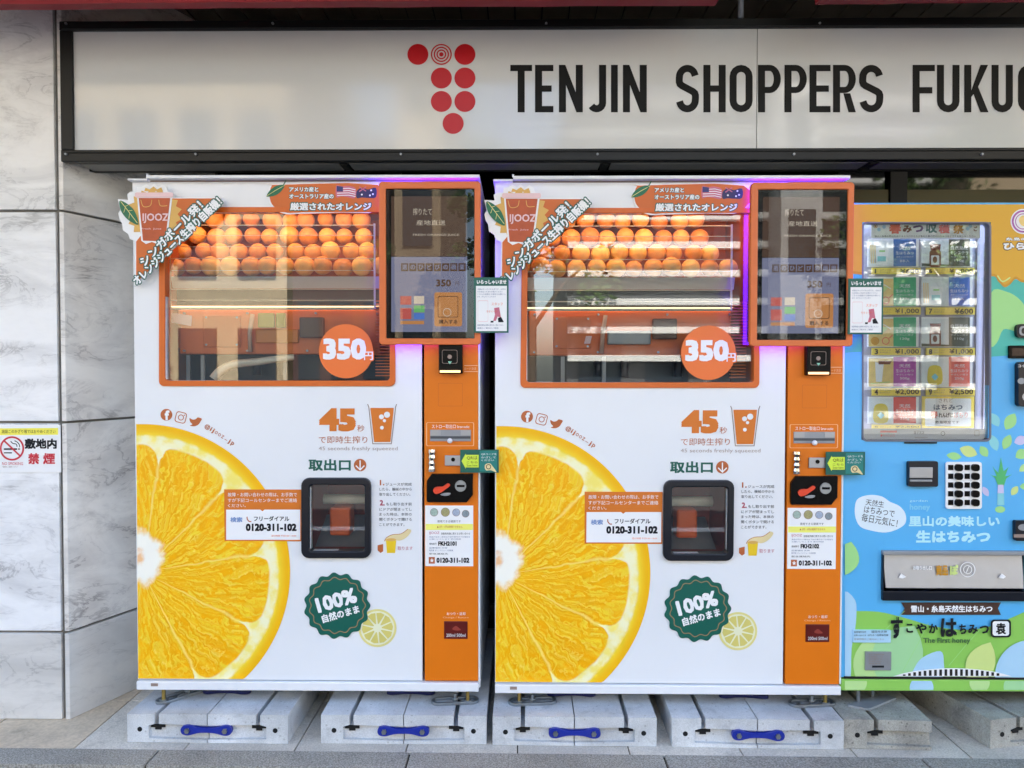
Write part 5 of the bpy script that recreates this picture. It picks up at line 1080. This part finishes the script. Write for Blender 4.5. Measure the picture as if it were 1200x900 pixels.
# logo, sayings
m = MB(); RNG = mat('plum_ring_print', (176, 90, 170), .45); e = -.0028
FH.poly(m, circ(1199, 259.5, 14.8, 36), WE, e); FH.ringline(m, circ(1199, 259.5, 13.2, 36), 2.1, RNG, e - .0006); FH.ringline(m, circ(1199, 259.5, 9.4, 30), 1, RNG, e - .0006); FH.poly(m, smooth_line([(1194, 258), (1197, 253), (1203, 253), (1206, 259), (1203, 265), (1197, 264)], 3, True), BAG, e - .0012)
FH.label(m, '糸島の', 1178.5, 278.2, 1204, 282, WE, e, edge=RBR, ew=.09); FH.label(m, 'ひらまつ', 1176, 284.4, 1230, 292.6, WE, e, bold=.05, edge=RBR, ew=.12); m.build('round_logo', hm)
m = MB(); FH.poly(m, smooth_line([(1003, 588), (1010, 582), (1022, 580), (1034, 582), (1043, 588), (1054, 593), (1061, 602), (1061, 613), (1052, 620), (1038, 624), (1022, 622), (1008, 617), (1002, 604)], 4, True), mat('bubble_print', (226, 240, 248), .4), -.0008)
FH.label(m, '天然生', 1014.5, 586, 1036, 593.5, DK, -.0014, deg=-8, bold=.012); FH.label(m, 'はちみつで', 1012.5, 595.5, 1048.5, 603.5, DK, -.0014, deg=-9, bold=.012); FH.label(m, '毎日元気に！', 1009.5, 605, 1052, 614.5, DK, -.0014, deg=-10, bold=.012); m.build('speech_bubble', hm)
m = MB(); FH.label(m, 'garden', 1066, 585.5, 1087, 588.8, CYAT, -.0008); FH.label(m, 'honey', 1066, 590.5, 1090, 599.5, mat('faint_cyan_lettering', (130, 206, 240), .4), -.0008)
FH.label(m, '里山の美味しい', 1065, 604.5, 1171.5, 617, CYAT, -.0008, bold=.04); FH.label(m, '生はちみつ', 1073.5, 621.5, 1160.5, 636, CYAT, -.0008, bold=.045); m.build('lettering', hm)
m = MB(); FH.poly(m, [(1056, 706), (1173, 706), (1169.5, 713), (1173, 720.5), (1056, 720.5), (1060, 713)], RBR, -.0036); FH.label(m, '雷山・糸島天然生はちみつ', 1067.5, 709.3, 1163, 717.6, WE, -.0042, bold=.03); m.build('ribbon_print', hm)
m = MB(); e = -.0080
for ch, a, b_, ya, yb in (('す', 1044, 1058, 723, 748.5), ('こ', 1062, 1070, 731, 741.5), ('や', 1073.5, 1086, 730.5, 742.5), ('か', 1088.5, 1099, 731, 742), ('は', 1102.5, 1121.5, 724.5, 746.5), ('ち', 1124, 1132.5, 731.5, 743), ('み', 1134.5, 1146, 732, 743), ('つ', 1148, 1159, 733, 742.5)):
    FH.label(m, ch, a, ya, b_, yb, DK, e, bold=.03)
FH.poly(m, rrect(1161, 726, 1184.8, 747, 4), DK, e); FH.poly(m, rrect(1163.2, 728, 1182.6, 745, 3), WE, e - .0006); FH.label(m, '袁', 1167, 730, 1179, 743.5, DK, e - .0012, bold=.03); FH.label(m, 'The First honey', 1082, 747.5, 1137, 755, mat('faint_green_lettering', (70, 110, 60), .5), e); m.build('name_lettering', hm)
m = MB(); v = R(999, 737.5, 1042.5, 752); m.box(v[0], v[1], -.0082, -.0008, v[2], v[3], PALEB); v = R(1013, 763, 1043, 784.5); m.box(v[0], v[1], -.0082, -.0008, v[2], v[3], GMET); lp = m.build('rating_plate', hm)
m = MB(); e = -.0088; FH.label(m, '設置場所住所', 1001, 739.5, 1015, 741.8, DK, e); FH.label(m, '福岡市天神', 1021, 738.8, 1039, 741.8, DK, e, bold=.02); FH.label(m, 'お問い合わせ先', 1001, 743.5, 1015, 745.6, DK, e); FH.label(m, 'はちみつ自動販売機', 1017, 743, 1041, 745.6, DK, e); FH.label(m, '営業時間のご案内はこちら', 1001, 748, 1036, 750, GRY, e)
for k in range(5): FH.label(m, ('型式 自動販売機', '定格電圧 100V', '定格電流 5A', '周波数 60Hz', '製造番号')[k], 1018, 766.3 + 2.6 * k, 1036 - k, 768 + 2.6 * k, GRY, e)
FH.poly(m, [(1022, 780), (1036, 780), (1036, 782.4), (1022, 782.4)], DK, e); m.build('lettering', lp)
# bill slot, keys, coin column
m = MB(); m.prism_y(FH.xz(rrect(1062, 540, 1096.3, 569.5, 2)), -.016, -.0008, NAVY); bs = m.build('bill_slot', hm, bevel=.003)
m = MB(); v = R(1065.5, 547.5, 1092.5, 560, -.016); m.box(v[0], v[1], -.020, -.016, v[2], v[3], ALU); v = R(1066, 562, 1092, 564.5, -.016); m.box(v[0], v[1], -.019, -.016, v[2], v[3], GMET); m.build('bill_tray', bs, bevel=.002)
m = MB(); m.prism_y(FH.xz(rrect(1107, 541, 1149, 595.8, 3)), -.008, -.0022, WE); kp = m.build('keypad_plate', hm, bevel=.001)
for r_ in range(5):
    y = 547.8 + r_ * 10.25
    for k, (xs_, xr) in enumerate(((1114, 1122.7), (1133.3, 1142.2))):
        m = MB(); v = FH.rect(xs_ - 3, y - 3.1, xs_ + 3, y + 3.1, -.008); m.box(v[0], v[1], -.0095, -.008, v[2], v[3], BK); m.build('number_window', kp)
        m = MB(); m.prism_y(FH.xz(rrect(xr - 4.4, y - 4, xr + 4.4, y + 4, 3), -.008), -.016, -.008, BK); m.build('select_button', kp, bevel=.0015)
for nm, r4, rad, th in (('return_button', (1188, 380, 1216, 396, ), 5, .012), ('price_display', (1180.5, 405, 1222, 420), .8, .006), ('coin_mechanism', (1188.5, 424, 1226, 476), 4, .02), ('id_reader', (1186, 609, 1226, 632.5), 2, .014)):
    m = MB(); m.prism_y(FH.xz(rrect(*r4, rad)), -.0008 - th - .0024, -.0024, NAVY if nm != 'price_display' else BK); cmn = m.build(nm, hm, bevel=.003)
    m = MB(); cx = (r4[0] + r4[2]) / 2; cy = (r4[1] + r4[3]) / 2; e = -th - .0036
    if nm == 'return_button': m.ring_y(FH.xz(rrect(1190.5, 382.5, 1213.5, 393.5, 4)), FH.xz(rrect(1193, 384.5, 1211, 391.5, 3)), e - .002, e, GMET)
    elif nm == 'price_display': FH.poly(m, [(1186, 408), (1218, 408), (1218, 417), (1186, 417)], mat('display_red_off', (40, 14, 14), .2), e)
    elif nm == 'coin_mechanism':
        FH.poly(m, circ(1197, 446.5, 4.6, 18, 3.6), GMET, e); FH.poly(m, circ(1203, 465, 5, 18), ALU, e); FH.label(m, 'コイン', 1192.5, 427, 1206, 430.5, WE, e)
    else: FH.poly(m, circ(1200, 618, 7, 20, 4), GMET, e); FH.poly(m, [(1188, 626), (1222, 626), (1222, 630), (1188, 630)], GRY, e)
    m.build('detail', cmn)
# product outlet
m = MB(); shell(m, out[0] - .003, out[1] + .003, .024, .20, out[2] - .003, out[3] + .003, .004, BKM); m.build('outlet_lining', hm)
m = MB(); v = R(1032.5, 644.8, 1206, 649.5, 0); m.box(v[0], v[1], -.016, .02, v[2], v[3], GMET); v2 = R(1032.5, 692, 1206, 703, 0); m.box(v2[0], v2[1], -.014, .02, v2[2], v2[3], NAVY); vv = R(1032.5, 649, 1034, 702, 0); m.box(vv[0], vv[1], -.014, .02, v2[3], v[2], NAVY); m.build('outlet_rim', hm, bevel=.002)
m = MB(); za, zb_ = FH.q(1100, 650.5).z, FH.q(1100, 688.5).z; xa, xb = FH.q(1035, 670).x, FH.q(1199, 670).x
m.add([(xa, .006, za), (xb, .006, za), (xb - .004, -.012, zb_), (xa + .004, -.012, zb_), (xa, .012, za), (xb, .012, za), (xb - .004, -.006, zb_), (xa + .004, -.006, zb_)], [(0, 3, 2, 1), (4, 5, 6, 7), (0, 4, 7, 3), (1, 2, 6, 5), (3, 7, 6, 2), (0, 1, 5, 4)], ALU); ofl = m.build('outlet_flap', hm, bevel=.002)
m = MB(); md = lambda y: .006 - .018 * (y - 650.5) / 38 - .0010
e = md(668) - .0035; FH.label(m, '商品', 1097, 662, 1111, 674.5, HDRIP, e, bold=.03); FH.label(m, 'ぽ', 1113, 662, 1123, 674, LEAFY, e, bold=.05); FH.ringline(m, circ(1134, 667.5, 9, 28), 1, WE, e); FH.ringline(m, circ(1134, 667.5, 5.2, 20, ), .8, WE, e); FH.line(m, smooth_line([(1132, 672), (1134, 667), (1136, 663)]), .9, WE, e)
FH.label(m, 'お取り出し口', 1070, 663, 1092, 668, WE, e); FH.poly(m, [(1053, 677), (1056, 672), (1059, 674), (1062, 676), (1058, 678)], WE, e - .003); FH.poly(m, [(1170, 677), (1174, 672), (1177, 674), (1179, 676), (1176, 678)], WE, e - .003); m.build('lettering', ofl)
# arched grille
m = MB(); arch = lambda x: 792.5 - 9.5 * max(0, 1 - ((x - 1116) / 68) ** 2) ** .8
FH.poly(m, [(1046, 792.6)] + [(x, arch(x)) for x in range(1050, 1184, 6)] + [(1186, 792.6)], WE, -.0086); m.build('grille_plate', hm)
for i in range(20):
    x = 1052 + i * 6.1; t_ = arch(x) + 1.2
    if 792 - t_ < 1.2: continue
    m = MB(); FH.poly(m, [(x, t_), (x + 3.1, t_), (x + 3.1, 792), (x, 792)], BKM, -.0092); m.build('grille_slot', hm)
m = MB(); v = R(989, 793.2, 1340, 795.4, 0); m.box(v[0], v[1], -.006, .0, v[2], v[3], BKM); m.build('door_gap', hm)
for fx, rz_ in ((X0 + .075, 1), (X1 - .35, 1)):
    zb = BLK - H0[2] + .001; m = MB(); m.tube([(fx, .03, zb + .006), (fx, .03, 0)], .0065, STEEL, 10); m.tube([(fx + .07, .07, zb), (fx + .07, .07, zb + .03)], .006, STEEL, 8); m.build('levelling_foot', hm)
    m = MB(); p_ = [(fx - .05, .0), (fx + .01, -.03), (fx + .15, .06), (fx + .13, .09), (fx + .02, .045)]; m.prism_z(p_, zb - .0005, zb + .007, GMET); m.build('clamp_plate', hm, bevel=.001)

# ============================================================ CONCRETE WEIGHTS
CONC = speckle_mat('pale_cast_concrete', (214, 217, 219), (196, 199, 201), .7, 260, 5, .30, .16, pits=.28)
CONG = speckle_mat('grey_cast_concrete', (186, 184, 174), (160, 158, 150), .75, 240, 6, .45, .25, pits=.45)
BLUE = mat('cobalt_blue_plastic', (24, 44, 150), .35, coat=.1); HOLE = mat('hole_shade_and_shank', (10, 10, 10), .9)  # near-black for the shade in holes, also the bolt shanks
def half(root, x0, w_, mirror, M_, depth=.72):
    """one cast weight; the groove lies toward its outer side"""
    h = BLK; u = lambda a: x0 + (a if not mirror else 1 - a) * w_        # a: 0 outer side .. 1 inner side
    rc = .014; g0, g1 = .345, .40
    def pr(m, pts, y0, y1):
        pts = [(u(a), z) for a, z in pts]
        m.prism_y(pts[::-1] if mirror else pts, y0, y1, M_)
    m = MB()
    prof = [(0.004, 0), (.996, 0), (.996, h), (g1, h), (g1, h - .040), (g0, h - .040), (g0, h), (.004, h)]
    pr(m, prof, rc, depth)
    # front collar: outer column, top band, foot strip; it leaves the finger recess open toward the middle
    pr(m, [(.004, 0), (.27, 0), (.27, .058), (g0, .064), (g0, h), (.004, h)], 0, rc)
    pr(m, [(g1, .064), (.996, .060), (.996, h), (g1, h)], 0, rc)
    pr(m, [(.27, 0), (.996, 0), (.996, .010), (.27, .014)], 0, rc)
    b = m.build('weight_block', root, bevel=.004)
    m = MB(); pts = [(u(g0 - .055) if not mirror else u(g1 + .055), .050), (u(g1 + .055) if not mirror else u(g0 - .055), .050)]
    xa, xb = sorted((u(g0 - .06), u(g1 + .06))); m.box(xa, xb, rc - .006, rc - .001, .048, .058, HOLE); xa, xb = sorted((u(g0 - .01), u(g1 + .01))); m.box(xa, xb, rc - .005, rc - .0005, .040, .048, HOLE)
    m.build('tie_slot_shade', b)  # dark pieces stand for the shade inside the slot
    m = MB(); c = [(u(.16) + .0085 * math.cos(t_ * PI / 8), .045 + .0085 * math.sin(t_ * PI / 8)) for t_ in range(16)]; m.prism_y(c, -.0006, .004, HOLE); m.build('pin_hole_shade', b)  # solid dark disc paints the shade of an open hole
    return b
def weight(label, pxl, pxr, py, deg, M_, pair=True):
    a, b_ = G(pxl, py), G(pxr, py); w_ = b_.x - a.x
    r = thing('base_weight', label, 'concrete weight', (a.x, a.y, .0015), math.radians(-deg), 'concrete base weights under the vending machines')
    if pair:
        half(r, 0, w_ / 2 - .0008, False, M_); half(r, w_ / 2 + .0008, w_ / 2 - .0008, True, M_)
        cx = w_ / 2; zc = .047; pts = smooth_line([(cx - .088, zc), (cx - .082, zc + .013), (cx - .062, zc + .017), (cx - .03, zc + .009), (cx, zc + .0075), (cx + .03, zc + .009), (cx + .062, zc + .017), (cx + .082, zc + .013), (cx + .088, zc), (cx + .082, zc - .013), (cx + .062, zc - .017), (cx + .03, zc - .009), (cx, zc - .0075), (cx - .03, zc - .009), (cx - .062, zc - .017), (cx - .082, zc - .013)], 3, True)
        m = MB(); m.prism_y(pts, -.010, .004, BLUE); cn = m.build('connector', r, bevel=.002)
        for s_ in (-.065, .065):
            m = MB(); m.prism_y(circ(cx + s_, zc, .0085, 6), -.016, -.010, STEEL); m.build('bolt', cn, bevel=.001)
            m = MB(); m.box(cx + s_ - .006, cx + s_ + .006, .004, .0138, zc - .006, zc + .006, HOLE); m.build('bolt_shank', cn)
        pts = [(x_, z_ - zc + .17) for x_, z_ in pts]; m = MB(); m.prism_z(pts, BLK + .0008, BLK + .012, mat('navy_blue_plastic', (14, 22, 80), .4)); m.build('rear_connector', r, bevel=.002)
    else: half(r, 0, w_, False, M_)
    return r
weight('pale double concrete weight nearest the marble pillar', 149, 339, 870, .5, CONC)
weight('pale double concrete weight under the right end of the first juice machine', 376, 570.5, 871.5, 0, CONC)
weight('pale double concrete weight just right of the gap between the two juice machines', 577, 769, 873.5, .3, CONC)
weight('pale double concrete weight under the right end of the second juice machine', 787, 986, 875.5, 1.2, CONC)
weight('single grey concrete weight under the left corner of the honey machine', 988, 1089, 877, 2.0, CONG, False)
weight('single grey concrete weight at the right edge, turned askew under the honey machine', 1160, 1262, 878, -11, CONG, False)

# ============================================================ ACROSS THE STREET (seen mirrored in glass and screens)
def facade(label, x0, x1, y, z1, mwall, floors, cols, mwin, depth=8, bands=None):
    r = thing('street_building', label, 'building', ((x0 + x1) / 2, y, 0)); w2 = (x1 - x0) / 2
    m = MB(); m.box(-w2, w2, -depth, 0, 0, z1, mwall); m.build('wall', r)
    fh = z1 / floors
    for f in range(floors):
        for c in range(cols):
            xa = -w2 + (c + .18) * 2 * w2 / cols; xb = -w2 + (c + .82) * 2 * w2 / cols
            m = MB(); m.box(xa, xb, .002, .05, f * fh + fh * .28, f * fh + fh * .82, mwin); m.build('window', r)
        if bands:
            m = MB()
            for q_ in range(4): m.box(-w2, w2, .05, .35, f * fh + q_ * fh / 4, f * fh + q_ * fh / 4 + .16, bands)
            m.build('louvre', r)
    return r
WIN = mat('street_window_glass', (40, 50, 60), .08)
LT = mat('pale_render', (176, 158, 128), .8, vary=.1, vscale=.6); BRW = mat('brown_tile_wall', (66, 42, 40), .6, vary=.2, vscale=1.5); WHT = mat('white_render', (214, 214, 210), .8); SND = mat('sandstone_wall', (168, 152, 124), .8, vary=.15, vscale=.5); DGY = mat('grey_render', (84, 84, 86), .8, vary=.1, vscale=.4)
facade('low brown tiled building across the street, left of the cream tower', -5.6, -3.2, -13, 7.0, BRW, 2, 3, WIN)
facade('tall cream tower across the street beside the brown building', -3.0, -1.9, -12.6, 13, LT, 4, 1, WIN)
facade('sandstone building across the street with many windows', -18, -5.9, -13.5, 11, SND, 4, 8, WIN)
facade('grey building across the street with white louvres', 1.2, 11.5, -14, 8.6, DGY, 3, 6, WIN, bands=WHT)
facade('narrow white tower across the street in front of the louvred building', 6.3, 7.3, -13.0, 14, WHT, 5, 1, WIN, depth=.9)
facade('wide cream building far right across the street', 12.2, 24, -13, 12, LT, 4, 7, WIN)
def street_tree(label, x, y, h, seed):
    rnd = random.Random(seed); r = thing('street_tree', label, 'tree', (x, y, 0), 0, 'street trees across the road'); BARK = mat('bark', (86, 70, 54), .9, vary=.3)
    LF = mat('leaf_green', (72, 96, 40), .6, vary=.3, vscale=1.5); m = MB(); m.tube([(0, 0, 0), (.05, 0, h * .35), (0, .05, h * .6)], [.16, .11, .07], BARK, 8)
    for k in range(6):
        a = k * 1.05 + rnd.random(); m.tube([(0, 0, h * (.33 + .05 * k)), (math.cos(a) * h * .12, math.sin(a) * h * .12, h * (.5 + .05 * k)), (math.cos(a) * h * .24, math.sin(a) * h * .24, h * (.6 + .05 * k))], [.06, .04, .015], BARK, 6)
    m.build('trunk', r); m = MB(); cl = [(rnd.gauss(0, h * .15), rnd.gauss(0, h * .13), h * rnd.uniform(.48, .95), rnd.uniform(.3, .6)) for _ in range(26)]
    for cx, cy, cz, cr in cl:
        for _ in range(120):
            d_ = Vector((rnd.gauss(0, 1), rnd.gauss(0, 1), rnd.gauss(0, .8))).normalized() * cr * rnd.uniform(.5, 1.1); p_ = Vector((cx, cy, cz)) + d_; a = Vector((rnd.uniform(-1, 1), rnd.uniform(-1, 1), rnd.uniform(-.5, .5))).normalized() * .09; b_ = a.cross(Vector((rnd.random(), rnd.random(), rnd.random()))).normalized() * .05
            m.face([p_ - a, p_ + b_, p_ + a, p_ - b_], LF)
    m.build('crown', r)
street_tree('leafy street tree across the road beside the cream tower', .2, -11.4, 6.2, 3)
street_tree('leafy street tree across the road in front of the louvred building', 9.3, -11.2, 6.8, 5)
street_tree('leafy street tree across the road before the sandstone building', -10.5, -11.3, 6, 8)
